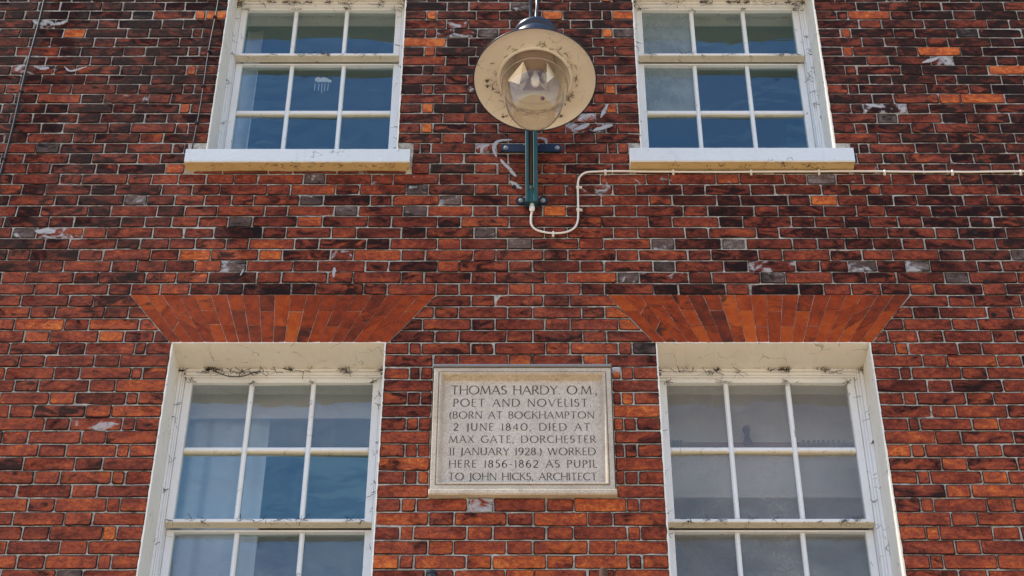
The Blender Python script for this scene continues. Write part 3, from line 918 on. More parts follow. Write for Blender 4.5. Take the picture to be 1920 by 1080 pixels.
    for _ in range(13): web(rr.uniform(gx0, gx1), RD + 0.02, zr, 0.035, 3)
    for _ in range(9): web(rr.uniform(x0 + .03, x1 - .03), RD - 0.004, z1 - 0.03, 0.045, 4)
    for _ in range(5):
        xc = rr.uniform(x0 + .08, x1 - .08)
        for q in range(9): web(xc + rr.gauss(0, 0.012), RD - 0.003, z1 - 0.016, 0.018, 2)
    for _ in range(12):
        xc = rr.uniform(sill[0] + .03, sill[1] - .03)
        for q in range(4): web(xc + rr.gauss(0, 0.01), -sill[4] + rr.uniform(0.004, 0.045), sill[2] - 0.001, 0.02, 1)
    web(x0 + 0.012, RD - 0.006, z1 - 0.02, 0.03, 14); web(x1 - 0.012, RD - 0.006, z1 - 0.02, 0.03, 14)
    for gq in (gx0, gx0 + (gx1 - gx0) / 3, gx0 + (gx1 - gx0) * 2 / 3, gx1): web(gq, RD + 0.022, up_rows[0][1], 0.03, 6)
    for _ in range(10):
        zz = rr.uniform(z0, z1); web(rr.choice([x0 + 0.006, jl]), RD, zz, 0.03, 3)
        zz = rr.uniform(z0, z1); web(rr.choice([x1 - 0.006, jr]), RD, zz, 0.03, 3)
    if seed == 30:
        tw = smooth_path([(-1.46, RD - 0.01, B - 0.312), (-1.425, RD - 0.02, B - 0.335), (-1.38, RD - 0.02, B - 0.352), (-1.32, RD - 0.02, B - 0.352), (-1.26, RD - 0.015, B - 0.325), (-1.235, RD - 0.01, B - 0.318)])
        cb.tube(tw, 0.0028, 5, False)
        for k in range(14): web(-1.44 + rr.uniform(0, 0.22), RD - 0.015, -0.325, 0.03, 2)
    tag(cb.build('cobweb_strands', 'cobweb', w), kind='stuff')
    # sill
    sx0, sx1, sz0, sz1, proj = sill
    sb = MB()
    n = 40; V = []
    for i in range(n + 1):
        x = sx0 + (sx1 - sx0) * i / n
        j = rr.uniform(-0.0012, 0.0012)
        e_ = 0.004 if 0 < i < n else 0.0
        prof = [(RD + 0.03, sz0 + 0.0), (-proj + 0.005, sz0 + j), (-proj, sz0 + 0.006 + j), (-proj - 0.001, sz1 - 0.008 + j), (-proj + 0.007, sz1 + j * 0.6), (RD + 0.03, sz1 + 0.028)]
        V += [(x, y, B + z) for y, z in prof]
    m_ = 6; F = []; fm = []
    for i in range(n):
        for k in range(m_):
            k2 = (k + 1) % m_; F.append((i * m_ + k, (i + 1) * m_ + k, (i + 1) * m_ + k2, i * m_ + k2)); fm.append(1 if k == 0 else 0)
    F.append(tuple(range(m_))); fm.append(0); F.append(tuple(n * m_ + k for k in range(m_ - 1, -1, -1))); fm.append(0)
    mesh_obj('window_sill', V, F, None, w, mats=['sill_paint', 'cream'], fmat=fm)
    return w

gm_ul = lambda up, r, k: 'glass'
gm_ur = lambda up, r, k: 'glass_milky' if (k == 0 and ((up and r == 0) or (not up and r == 0))) else 'glass'
gm_ll = lambda up, r, k: 'glass_dusty' if (up and r == 0) or not up else 'glass'
gm_lr = lambda up, r, k: 'glass_grey'
up_u = [(1.886, 2.240)]
lo_u = [(1.506, 1.853), (1.10, 1.474)]
up_l = [(-0.716, -0.353), (-1.106, -0.744)]
lo_l = [(-1.49, -1.140), (-1.87, -1.52)]
window(UL0, UL1, UB, UT, -1.546, -0.704, up_u, lo_u, 'upper white sash window left of the lamp', (-1.695, -0.557, 0.805, 0.898, 0.068), gm_ul, 10)
window(UR0, UR1, UB, UT, 0.690, 1.545, up_u, lo_u, 'upper white sash window right of the lamp with milky panes', (0.558, 1.692, 0.808, 0.906, 0.068), gm_ur, 20)
window(XL0, XL1, LB, LT, -1.562, -0.700, up_l, lo_l, 'lower sash window left of the plaque with a pale curtain behind it', (-1.70, -0.56, LB - 0.12, LB - 0.02, 0.068), gm_ll, 30)
window(XR0, XR1, LB, LT, 0.697, 1.560, up_l, lo_l, 'lower sash window right of the plaque with a curtain pole behind it', (0.57, 1.71, LB - 0.12, LB - 0.02, 0.068), gm_lr, 40)

# ------------------------------------------------------------------ rooms behind the glass
def room(x0, x1, z0, z1, depth, cz):
    m_ = MB(); m_.add([(x0, 0.36, B + z1), (x1, 0.36, B + z1), (x1, depth, B + z1), (x0, depth, B + z1)], [(0, 1, 2, 3)])
    o = m_.build('ceiling', 'room_white', building)
    m_ = MB(); m_.add([(x0, 0.36, B + z0), (x1, 0.36, B + z0), (x1, depth, B + z0), (x0, depth, B + z0)], [(0, 1, 2, 3)])
    o = m_.build('room_floor', 'room_floor', building)
    m_ = MB(); m_.add([(x0, 0.36, B + z0), (x0, depth, B + z0), (x1, depth, B + z0), (x1, 0.36, B + z0), (x0, 0.36, B + z1), (x0, depth, B + z1), (x1, depth, B + z1), (x1, 0.36, B + z1)],
                        [(0, 1, 5, 4), (1, 2, 6, 5), (2, 3, 7, 6)])
    o = m_.build('room_wall', 'room_wall', building)
room(-3.0, 0.0, -2.9, 0.05, 4.5, 0)
room(0.02, 3.0, -2.9, 0.05, 4.5, 0)
room(-3.0, 0.0, 0.2, 2.75, 4.5, 0)
room(0.02, 3.0, 0.2, 2.75, 4.5, 0)

def curtain(x0, x1, y, z0, z1, waves, amp, label, mat='curtain', name='curtain', cat='curtain'):
    n = 90; V = []; F = []
    for j, z in enumerate((z0, (z0 + z1) / 2, z1)):
        for i in range(n + 1):
            t = i / n; x = x0 + (x1 - x0) * t
            V.append((x + 0.01 * j * math.sin(9 * t), y + amp * math.sin(2 * math.pi * waves * t + 0.8 * math.sin(5 * t)) * (1 - 0.15 * j), B + z))
    for j in range(2):
        for i in range(n):
            a = j * (n + 1) + i; F.append((a, a + 1, a + n + 2, a + n + 1))
    o = mesh_obj(name, V, F, mat, None, smooth=True)
    tag(o, label, cat)
    return o
curtain(-1.66, -1.22, 0.47, -2.2, 0.0, 3.5, 0.016, 'pale hanging curtain behind the left panes of the lower left window')
curtain(-1.62, -1.49, 0.44, 0.98, 2.3, 2.0, 0.02, 'narrow pale curtain edge behind the left panes of the upper left window')

pl = empty('curtain_pole', (1.17, 0.5, B - 0.53))
tag(pl, 'dark red wooden curtain pole with bunched rings behind the lower right window', 'curtain pole')
m_ = MB(); m_.tube([(0.60, 0.5, B - 0.53), (1.70, 0.5, B - 0.53)], 0.016, 12); m_.build('pole', 'mahogany', pl, smooth=True)
for xs_ in ([0.70 + k * 0.013 for k in range(7)], [1.37 + k * 0.024 for k in range(9)]):
    for x in xs_:
        V, F = lathe([(0.021 + 0.006 * math.cos(a), 0.006 * math.sin(a)) for a in [k * math.pi / 3 for k in range(6)]], (x, 0.5, B - 0.528), (1, rnd.uniform(-.15, .15), 0), 14, True)
        mesh_obj('ring', V, F, 'purple', pl, smooth=True)
V, F = lathe([(0.001, 0.115), (0.014, 0.11), (0.020, 0.095), (0.014, 0.075), (0.012, 0.05), (0.022, 0.02), (0.028, 0.0), (0.02, -0.01)], (1.10, 0.5, B - 0.53), (0, 0, 1), 14)
mesh_obj('finial', V, F, 'purple', pl, smooth=True)

def blind(x0, x1, y, z0, z1, label):
    t = empty('roller_blind', ((x0 + x1) / 2, y, B + z0)); tag(t, label, 'blind')
    m_ = MB(); m_.box(x0, x1, y, y + 0.002, B + z0 + 0.012, B + z1); m_.build('blind_fabric', 'blind', t)
    m_ = MB(); m_.box(x0, x1, y - 0.003, y + 0.006, B + z0 - 0.006, B + z0 + 0.0119, 0.002); m_.build('bottom_bar', 'blind', t)
    m_ = MB(); m_.tube([(x0, y, B + z1 + 0.02), (x1, y, B + z1 + 0.02)], 0.02, 12); m_.build('roller', 'room_white', t)
M['blind'] = simple('pale_grey_blind', (0.66, 0.63, 0.60), 0.9, scale=6, var=0.12)
blind(0.60, 1.72, 0.56, -0.78, 0.0, 'pale grey blind pulled halfway down behind the lower right window')
blind(-1.68, -0.58, 0.42, -0.42, -0.02, 'short pale grey blind behind the top of the lower left window')

# glass mobile hanging in the upper left window
mo = empty('hanging_mobile', (-1.10, 0.36, B + 1.80))
tag(mo, 'small white cloud shaped mobile with rain strands hanging behind the upper left window', 'mobile')
cl = MB()
V = []
ol = [(-0.045, 0.0), (-0.047, 0.02), (-0.028, 0.03), (-0.012, 0.022), (0.0, 0.03), (0.02, 0.024), (0.03, 0.012), (0.047, 0.008), (0.046, -0.012), (0.02, -0.006), (-0.01, -0.006), (-0.03, -0.008)]
for y in (0.36, 0.366): V += [(-1.10 + a, y, B + 1.81 + b_) for a, b_ in ol]
k = len(ol)
cl.add(V, [tuple(range(k)), tuple(range(2 * k - 1, k - 1, -1))] + [(i, i + k, (i + 1) % k + k, (i + 1) % k) for i in range(k)])
cl.build('cloud', 'sill_paint', mo)
for i, (dx, l) in enumerate(((-0.043, 0.055), (-0.022, 0.055), (-0.004, 0.075), (0.012, 0.06), (0.03, 0.055))):
    s_ = MB(); s_.tube([(-1.10 + dx, 0.363, B + 1.79), (-1.10 + dx, 0.363, B + 1.79 - l)], 0.0022, 5); s_.build('rain_strand', 'sill_paint', mo)

# ------------------------------------------------------------------ stone plaque
pq = empty('stone_plaque', (0.013, 0, B - 1.14))
tag(pq, 'carved rectangular limestone memorial plaque with capital lettering between the lower windows', 'plaque')
x0, x1, z0, z1 = -0.397, 0.419, -1.104, -0.444
def ring(rects):
    """nested rectangles (x0,x1,z0,z1,y) joined in order"""
    V = []; F = []
    for (a, b_, c, d, y) in rects: V += [(a, y, B + c), (b_, y, B + c), (b_, y, B + d), (a, y, B + d)]
    for i in range(len(rects) - 1):
        for k in range(4):
            k2 = (k + 1) % 4; F.append((i * 4 + k, i * 4 + k2, i * 4 + 4 + k2, i * 4 + 4 + k))
    return V, F
def rc(i, y): return (x0 + i, x1 - i, z0 + i, z1 - i, y)
V, F = ring([rc(0, 0.03), rc(0, -0.020), rc(0.003, -0.023), rc(0.021, -0.023), rc(0.0225, -0.0155), rc(0.0258, -0.0155), rc(0.0272, -0.0255), rc(0.032, -0.0255), rc(0.038, -0.018), rc(0.044, 0.0), rc(0.049, 0.012), rc(0.051, 0.0125)])
mesh_obj('frame', V, F, 'stone', pq)
m_ = MB(); m_.box(x0 + 0.05, x1 - 0.05, 0.0124, 0.03, B + z0 + 0.05, B + z1 - 0.05); m_.build('inscribed_panel', 'panel', pq)
m_ = MB(); m_.box(x0 - 0.004, x1 + 0.004, -0.034, 0.03, B + z1 + 0.001, B + z1 + 0.014, 0.003); m_.build('top_slab', 'lead', pq)
m_ = MB(); m_.box(x0 - 0.006, x1 + 0.008, -0.033, 0.03, B + z0 - 0.030, B + z0 - 0.001, 0.006); m_.build('bottom_ledge', 'stone', pq)
li = MB()
for cx, cz in ((-0.335, -1.062), (0.24, -1.066), (0.255, -1.064), (0.06, -1.066)):
    for q in range(6):
        a, b_ = cx + rnd.uniform(-0.02, 0.02), cz + rnd.uniform(-0.004, 0.004); r = rnd.uniform(0.002, 0.004)
        V, F = lathe([(r, 0), (r * 0.6, 0.001), (0.0002, 0.0015)], (a, 0.0119 if False else 0.010, B + b_ + 0.004), (0, -1, 0.2), 7)
        li.add(V, F)
tag(li.build('lichen', 'lichen', pq), kind='stuff')

# capital letters drawn as pen strokes: (points, thick?)
def arc(cx, cz, rx, rz, a0, a1, n=14):
    return [(cx + rx * math.cos(R(a0 + (a1 - a0) * i / n)), cz + rz * math.sin(R(a0 + (a1 - a0) * i / n))) for i in range(n + 1)]
G = {
 'A': (0.82, [([(0.02, 0), (0.41, 1)], 0), ([(0.80, 0), (0.41, 1)], 1), ([(0.16, 0.36), (0.66, 0.36)], 0)]),
 'B': (0.58, [([(0.08, 0), (0.08, 1)], 1), ([(0.08, 1), (0.28, 1)] + arc(0.28, 0.77, 0.22, 0.23, 90, -90) + [(0.08, 0.54)], 0), ([(0.08, 0.54), (0.30, 0.54)] + arc(0.30, 0.27, 0.26, 0.27, 90, -90) + [(0.08, 0)], 0)]),
 'C': (0.80, [(arc(0.50, 0.5, 0.46, 0.5, 48, 312, 22), 1)]),
 'D': (0.88, [([(0.08, 0), (0.08, 1)], 1), ([(0.08, 1), (0.36, 1)] + arc(0.36, 0.5, 0.48, 0.5, 90, -90, 18) + [(0.08, 0)], 0)]),
 'E': (0.52, [([(0.08, 0), (0.08, 1)], 1), ([(0.08, 1), (0.48, 1)], 0), ([(0.08, 0.53), (0.44, 0.53)], 0), ([(0.08, 0), (0.50, 0)], 0)]),
 'G': (0.88, [(arc(0.50, 0.5, 0.46, 0.5, 48, 318, 22), 1), ([(0.84, 0.16), (0.84, 0.46)], 1), ([(0.62, 0.46), (0.92, 0.46)], 0)]),
 'H': (0.80, [([(0.08, 0), (0.08, 1)], 1), ([(0.74, 0), (0.74, 1)], 1), ([(0.08, 0.52), (0.74, 0.52)], 0)]),
 'I': (0.16, [([(0.08, 0), (0.08, 1)], 1)]),
 'J': (0.26, [([(0.18, 1), (0.18, 0.0)] + arc(0.03, 0.0, 0.15, 0.2, 0, -80, 6), 1)]),
 'K': (0.70, [([(0.08, 0), (0.08, 1)], 1), ([(0.62, 1), (0.10, 0.5)], 0), ([(0.24, 0.62), (0.70, 0)], 1)]),
 'L': (0.50, [([(0.08, 0), (0.08, 1)], 1), ([(0.08, 0), (0.50, 0)], 0)]),
 'M': (1.00, [([(0.04, 0), (0.16, 1)], 0), ([(0.16, 1), (0.50, 0.05)], 1), ([(0.50, 0.05), (0.84, 1)], 0), ([(0.84, 1), (0.96, 0)], 1)]),
 'N': (0.84, [([(0.08, 0), (0.08, 1)], 0), ([(0.08, 1), (0.76, 0)], 1), ([(0.76, 0), (0.76, 1)], 0)]),
 'O': (1.00, [(arc(0.5, 0.5, 0.46, 0.5, 0, 360, 28), 1)]),
 'P': (0.56, [([(0.08, 0), (0.08, 1)], 1), ([(0.08, 1), (0.28, 1)] + arc(0.28, 0.74, 0.24, 0.26, 90, -90) + [(0.10, 0.48)], 0)]),
 'R': (0.66, [([(0.08, 0), (0.08, 1)], 1), ([(0.08, 1), (0.28, 1)] + arc(0.28, 0.75, 0.24, 0.25, 90, -90) + [(0.10, 0.5)], 0), ([(0.28, 0.5), (0.66, 0)], 1)]),
 'S': (0.52, [(arc(0.26, 0.75, 0.20, 0.25, 35, 250, 12) + arc(0.26, 0.26, 0.22, 0.26, 75, -150, 14), 1)]),
 'T': (0.72, [([(0.36, 0), (0.36, 1)], 1), ([(0.02, 1), (0.70, 1)], 0)]),
 'U': (0.76, [([(0.08, 1), (0.08, 0.35)] + arc(0.38, 0.35, 0.30, 0.35, 180, 360, 12) + [(0.68, 1)], 1)]),
 'V': (0.80, [([(0.02, 1), (0.40, 0)], 1), ([(0.40, 0), (0.78, 1)], 0)]),
 'W': (1.16, [([(0.02, 1), (0.30, 0)], 1), ([(0.30, 0), (0.58, 1)], 0), ([(0.58, 1), (0.86, 0)], 1), ([(0.86, 0), (1.14, 1)], 0)]),
 'X': (0.74, [([(0.04, 1), (0.70, 0)], 1), ([(0.68, 1), (0.02, 0)], 0)]),
 'Y': (0.72, [([(0.02, 1), (0.36, 0.5)], 1), ([(0.70, 1), (0.36, 0.5)], 0), ([(0.36, 0.5), (0.36, 0)], 1)]),
 '0': (0.80, [(arc(0.4, 0.5, 0.36, 0.5, 0, 360, 24), 1)]),
 '1': (0.24, [([(0.12, 0), (0.12, 1)], 1)]),
 '2': (0.60, [(arc(0.29, 0.72, 0.24, 0.28, 160, -35, 12) + [(0.04, 0.0)], 0), ([(0.04, 0.0), (0.58, 0.0)], 1)]),
 '4': (0.64, [([(0.46, 0), (0.46, 1)], 1), ([(0.46, 1), (0.03, 0.3)], 0), ([(0.03, 0.3), (0.62, 0.3)], 0)]),
 '5': (0.54, [([(0.46, 1), (0.16, 1), (0.13, 0.58)] + arc(0.24, 0.31, 0.25, 0.31, 105, -130, 14), 1)]),
 '6': (0.60, [([(0.44, 1)] + arc(0.62, 0.42, 0.56, 0.62, 118, 178, 6) + arc(0.30, 0.29, 0.24, 0.29, 180, 540, 20), 1)]),
 '8': (0.58, [(arc(0.28, 0.77, 0.19, 0.23, 0, 360, 16), 1), (arc(0.28, 0.27, 0.24, 0.27, 0, 360, 18), 1)]),
 '9': (0.60, [([(0.16, 0)] + arc(-0.02, 0.58, 0.56, 0.62, -62, -2, 6) + arc(0.30, 0.71, 0.24, 0.29, 0, 360, 20), 1)]),
 '.': (0.16, [([(0.04, 0.04), (0.12, 0.04)], 2)]),
 ',': (0.16, [([(0.10, 0.08), (0.04, -0.14)], 1)]),
 '(': (0.26, [(arc(0.46, 0.42, 0.38, 0.64, 128, 232, 10), 0)]),
 ')': (0.26, [(arc(-0.20, 0.42, 0.38, 0.64, 52, -52, 10), 0)]),
 '-': (0.42, [([(0.04, 0.42), (0.38, 0.42)], 0)]),
 ' ': (0.42, []),
}
SERIF = {'H': [(0.08, 0), (0.08, 1), (0.74, 0), (0.74, 1)], 'I': [(0.08, 0), (0.08, 1)], 'T': [(0.36, 0)], 'N': [(0.08, 0), (0.76, 1)], 'P': [(0.08, 0)], 'R': [(0.08, 0)], 'K': [(0.08, 0), (0.08, 1)],
         'A': [(0.02, 0), (0.80, 0)], 'M': [(0.04, 0), (0.96, 0)], 'Y': [(0.36, 0)], '1': [(0.12, 0)], 'L': [(0.08, 1)], 'U': [(0.08, 1), (0.68, 1)]}
def write(text, xa, xb, zb, zt):
    h = zt - zb
    # natural widths, then letter spacing to fit the measured line
    nat = sum(G[c][0] for c in text)
    need = (xb - xa) / h
    wsc = 1.0
    gap = (need - nat * wsc) / (len(text) - 1)
    if gap < 0.10: wsc = (need - 0.10 * (len(text) - 1)) / nat; gap = 0.10
    if gap > 0.30: wsc = min(1.18, (need - 0.30 * (len(text) - 1)) / nat); gap = (need - nat * wsc) / (len(text) - 1)
    x = 0; lay = 0
    for ch in text:
        wd, strokes = G[ch]
        mbx = MB()
        for pts, th in strokes:
            lay += 1
            hw = {0: 0.030, 1: 0.050, 2: 0.055}[th]
            P = [Vector(((p[0] * wsc + x) * h + xa, p[1] * h + zb)) for p in pts]
            y = 0.0114 - 0.00012 * (lay % 5)
            l, r = [], []
            m = len(P)
            closed = (P[0] - P[-1]).length < 1e-6
            for i, p in enumerate(P):
                a = P[i - 1] if i > 0 else (P[-2] if closed else P[0]); b_ = P[i + 1] if i < m - 1 else (P[1] if closed else P[-1])
                t = (b_ - a).normalized(); nr = Vector((-t.y, t.x))
                # broad-nib stress on curves: thin where the stroke runs level
                k = hw if m <= 3 else (0.031 + 0.032 * abs(t.y) ** 1.5)
                if m > 3 and th == 0: k = 0.029 + 0.034 * abs(t.y) ** 1.5
                l.append(p + nr * k * h); r.append(p - nr * k * h)
            V = [(q.x, y, B + q.y) for q in l] + [(q.x, y, B + q.y) for q in r]
            mbx.add(V, [(m + i, m + i + 1, i + 1, i) for i in range(m - 1)])
        for sx, sz in SERIF.get(ch, []):
            lay += 1; y = 0.0114 - 0.00012 * (lay % 5) - 0.0001
            cx = (sx * wsc + x) * h + xa; cz = sz * h + zb; w_ = 0.11 * h; t_ = 0.02 * h
            mbx.add([(cx - w_, y, B + cz - t_), (cx + w_, y, B + cz - t_), (cx + w_, y, B + cz + t_), (cx - w_, y, B + cz + t_)], [(0, 1, 2, 3)])
        x += wd * wsc + gap
        if mbx.v: mbx.build('letter', 'ink', pq)
write('THOMAS HARDY. O.M.,', -0.317, 0.354, -0.570, -0.523)
write('POET AND NOVELIST.', -0.305, 0.326, -0.638, -0.597)
write('(BORN AT BOCKHAMPTON', -0.322, 0.338, -0.704, -0.667)
write('2 JUNE 1840, DIED AT', -0.302, 0.317, -0.770, -0.732)
write('MAX GATE, DORCHESTER', -0.319, 0.341, -0.836, -0.799)
write('11 JANUARY 1928.) WORKED', -0.317, 0.339, -0.902, -0.864)
write('HERE 1856-1862 AS PUPIL', -0.317, 0.344, -0.968, -0.930)
write('TO JOHN HICKS, ARCHITECT', -0.318, 0.342, -1.034, -0.997)

# ------------------------------------------------------------------ street lamp on its wall bracket
lamp = empty('wall_lamp', (0.058, 0, B + 0.56))
tag(lamp, 'round wall mounted street lamp with cream dish shade and glass bowl on a teal bracket', 'lamp')
# bracket: a channel section standing off the wall
bx0, bx1 = 0.028, 0.089
m_ = MB()
m_.box(bx0, bx0 + 0.016, -0.060, -0.012, B + 0.548, B + 1.42, 0.002)
m_.box(bx1 - 0.022, bx1, -0.060, -0.012, B + 0.548, B + 1.42, 0.002)
m_.box(bx0 + 0.0161, bx1 - 0.0221, -0.030, -0.012, B + 0.66, B + 1.42)
m_.box(bx0 + 0.0161, bx1 - 0.0221, -0.058, -0.012, B + 0.548, B + 0.66, 0.002)
m_.build('bracket_channel', 'teal', lamp)
m_ = MB(); m_.box(bx0 + 0.019, bx1 - 0.025, -0.048, -0.0301, B + 0.675, B + 1.42, 0.003); m_.build('rusty_strip', 'rust', lamp)
m_ = MB(); m_.box(bx0 + 0.022, bx1 - 0.027, -0.064, -0.0582, B + 0.628, B + 0.648, 0.003); m_.build('rusty_stop', 'rust', lamp)
def strap(xa, xb, zc, hh):
    m_ = MB(); pts = []
    r = hh
    for k in range(9): a = R(90 + 180 * k / 8); pts.append((xa + r + r * math.cos(a), zc + r * math.sin(a)))
    for k in range(9): a = R(-90 + 180 * k / 8); pts.append((xb - r + r * math.cos(a), zc + r * math.sin(a)))
    n = len(pts)
    V = [(p[0], -0.0115, B + p[1]) for p in pts] + [(p[0], -0.0035, B + p[1]) for p in pts]
    m_.add(V, [tuple(range(n)), tuple(range(2 * n - 1, n - 1, -1))] + [(i, i + n, (i + 1) % n + n, (i + 1) % n) for i in range(n)])
    o = m_.build('strap', 'navy', lamp)
    for x in (xa + r * 1.05, xb - r * 1.05):
        V, F = lathe([(0.0001, 0.011), (0.006, 0.0108), (0.0085, 0.008), (0.0085, 0.002), (0.013, 0.0018), (0.013, 0.0)], (x, -0.0115, B + zc), (0, -1, 0), 10)
        mesh_obj('bolt', V, F, 'bolt', o)
    for x in (bx0 - 0.006, bx1 + 0.006):
        V, F = lathe([(0.0001, 0.005), (0.004, 0.0045), (0.0045, 0.0)], (x, -0.0115, B + zc + hh * 0.75), (0, -1, 0), 8)
        mesh_obj('rivet', V, F, 'bolt', o)
strap(-0.100, 0.218, 0.953, 0.026)
strap(-0.022, 0.141, 0.594, 0.025)
# arm from the channel up and over to the lamp
AX = Vector((0.02, 0.19, 1.0)).normalized()           # up along the lamp's own axis (lamp tips its face outwards)
RC = Vector((0.073, -0.50, B + 0.947))                # centre of the rim
top = RC + AX * 0.45
arm = smooth_path([(0.058, -0.045, B + 1.38), (0.058, -0.05, B + 1.7), (0.058, -0.07, B + 1.95), (0.06, -0.16, B + 2.13), (0.062, -0.29, B + 2.16), tuple(top + AX * 0.35 + Vector((0, 0.02, 0))), tuple(top + AX * 0.15), tuple(top)], 8)
m_ = MB(); m_.tube(arm, 0.0095, 12); m_.build('arm', 'pipe_dark', lamp, smooth=True)
m_ = MB(); m_.tube([(0.058, -0.038, B + 1.32), (0.058, -0.043, B + 1.46)], 0.020, 14); m_.build('collar', 'teal', lamp, smooth=True)
def lt(name, prof, mat, par=None, n=64, sm_=True, axis=AX, org=RC, closed=False):
    V, F = lathe(prof, org, axis, n, closed); return mesh_obj(name, V, F, mat, par or lamp, smooth=sm_)
lt('shade', [(0.298, 0.0), (0.302, -0.004), (0.3045, 0.0), (0.302, 0.006), (0.27, 0.035), (0.21, 0.095), (0.155, 0.19), (0.125, 0.27)], 'navy')
lt('shade_lining', [(0.2985, 0.0005), (0.296, 0.003), (0.26, 0.013), (0.20, 0.020), (0.176, 0.022)], 'enamel')
lt('glass_seat', [(0.187, 0.0215), (0.187, 0.012), (0.184, 0.009), (0.172, 0.009), (0.170, 0.012), (0.170, 0.05)], 'enamel')
lt('housing', [(0.125, 0.26), (0.126, 0.30), (0.128, 0.315), (0.122, 0.33), (0.100, 0.335), (0.098, 0.375), (0.112, 0.38), (0.114, 0.405), (0.104, 0.418), (0.05, 0.432), (0.024, 0.436), (0.0005, 0.437)], 'navy')
rg_ = MB()
for s_ in (-1, 1):
    c = RC + AX * 0.44 + Vector((0.032 * s_, 0, 0))
    rg_.box(c.x - 0.010, c.x + 0.010, c.y - 0.012, c.y + 0.012, c.z - 0.008, c.z + 0.022, 0.002)
V, F = lathe([(0.021 + 0.0055 * math.cos(a), 0.0055 * math.sin(a)) for a in [k * math.pi / 4 for k in range(8)]], RC + AX * 0.475, (0, 1, 0.1), 20, True)
rg_.add(V, F)
rg_.build('hanging_shackle', 'teal', lamp)
V, F = lathe([(0.017, -0.02), (0.017, 0.03), (0.011, 0.035)], RC + AX * 0.455, AX, 12); mesh_obj('ferrule', V, F, 'teal', lamp, smooth=True)
# ceiling of the lamp interior, reflectors, tray, bulb
lt('inner_dish', [(0.170, 0.05), (0.14, 0.10), (0.07, 0.13), (0.0005, 0.135)], 'enamel')
U = Vector((1, 0, 0)); U = (U - AX * U.dot(AX)).normalized(); W = AX.cross(U)   # W points to the wall
def lp(u, w, h): return tuple(RC + U * u + W * w + AX * h)
def lq(px, py, h): return lp((px - 1003) / 383.0, (py - 150) / 320.0, h)
for pts, fold in (([(981, 119), (993, 150), (973, 183), (951, 155)], -0.05), ([(1025, 119), (1041, 145), (1030, 177), (1009, 160)], -0.05)):
    # folded sheet reflector: two facets either side of a crease, with a turned edge
    m_ = MB()
    c = [lq(x, y, 0.02) for x, y in pts]
    mid1 = lq((pts[0][0] + pts[2][0]) / 2 - 2, (pts[0][1] + pts[2][1]) / 2, 0.02 + fold)
    V = [Vector(p) for p in c] + [Vector(mid1)]
    V += [v + AX * 0.004 for v in V]
    m_.add(V, [(0, 1, 4), (1, 2, 4), (2, 3, 4), (3, 0, 4), (5, 9, 6), (6, 9, 7), (7, 9, 8), (8, 9, 5), (0, 5, 6, 1), (1, 6, 7, 2), (2, 7, 8, 3), (3, 8, 5, 0)])
    m_.build('reflector', 'mirror', lamp)
m_ = MB()
o_ = [(970, 181), (1029, 181), (1041, 140), (1033, 97), (973, 97), (963, 140)]
V = [lq(x, y, 0.055) for x, y in o_] + [lq(x, y, 0.095) for x, y in o_]
m_.add(V, [(0, 1, 2, 3, 4, 5), (11, 10, 9, 8, 7, 6)] + [(i, (i + 1) % 6, (i + 1) % 6 + 6, i + 6) for i in range(6)])
m_.build('gear_tray', 'gear', lamp)
V, F = lathe([(0.0005, -0.075), (0.014, -0.07), (0.022, -0.045), (0.022, -0.01), (0.014, 0.02), (0.013, 0.04)], lp(0.002, -0.005, 0.02), AX, 18); mesh_obj('bulb', V, F, 'bulb', lamp, smooth=True)
bowl_prof = [(0.168, 0.014), (0.166, -0.02), (0.160, -0.05)] + [(0.158 * math.cos(a) ** 0.82, -0.05 - 0.285 * math.sin(a)) for a in [R(k * 6) for k in range(1, 15)]] + [(0.0005, -0.335)]
lt('glass_bowl', bowl_prof, 'bowl')
lt('bowl_band', [(0.1615 + 0.0028 * math.cos(a), -0.048 + 0.004 * math.sin(a)) for a in [k * math.pi / 3 for k in range(6)]], 'gear', closed=True)
sp_ = Vector(lp(0.041, 0.112, 0.010))
V, F = lathe([(0.0005, 0.012), (0.006, 0.010), (0.0085, 0.004), (0.0085, 0.0)], sp_, (-0.1, -0.75, -0.65), 14); mesh_obj('sensor_cap', V, F, 'blue_lens', lamp, smooth=True)
V, F = lathe([(0.0115, 0.0), (0.0115, -0.004), (0.0005, -0.004)], sp_ + Vector((-0.003, 0, 0)), (-0.1, -0.75, -0.65), 14); mesh_obj('sensor_collar', V, F, 'orange_lens', lamp, smooth=True)
# cobwebs round the seat of the glass
cb = MB()
for _ in range(150):
    a = rnd.uniform(0, 2 * math.pi)
    if math.sin(a) < -0.2 and rnd.random() < 0.6: continue
    r = 0.19 + abs(rnd.gauss(0, 0.012)); p = Vector(lp(r * math.cos(a), r * math.sin(a), 0.012)); pts = [p]
    d = U * rnd.uniform(-1, 1) + W * rnd.uniform(-1, 1)
    for q in range(3): d = (d + U * rnd.uniform(-.5, .5) + W * rnd.uniform(-.5, .5)).normalized(); pts.append(pts[-1] + d * rnd.uniform(0.004, 0.012))
    cb.tube(pts, rnd.uniform(0.0006, 0.0016), 4, False)
for cu, cw in ((-0.235, 0.01), (-0.23, 0.045), (0.13, 0.215), (-0.15, 0.22)):
    for _ in range(8):
        p = Vector(lp(cu + rnd.gauss(0, 0.004), cw + rnd.gauss(0, 0.004), 0.006)); cb.tube([p, p + U * rnd.uniform(-.012, .012) + W * rnd.uniform(-.012, .012)], 0.002, 4, False)
tag(cb.build('cobweb_strands', 'cobweb', lamp), kind='stuff')
# gland under the bracket
V, F = lathe([(0.011, 0.006), (0.011, -0.016), (0.014, -0.017), (0.014, -0.034), (0.009, -0.042), (0.0085, -0.05)], (0.060, -0.034, B + 0.548), (0, 0, 1), 12)
mesh_obj('cable_gland', V, F, 'cable', lamp, smooth=True)

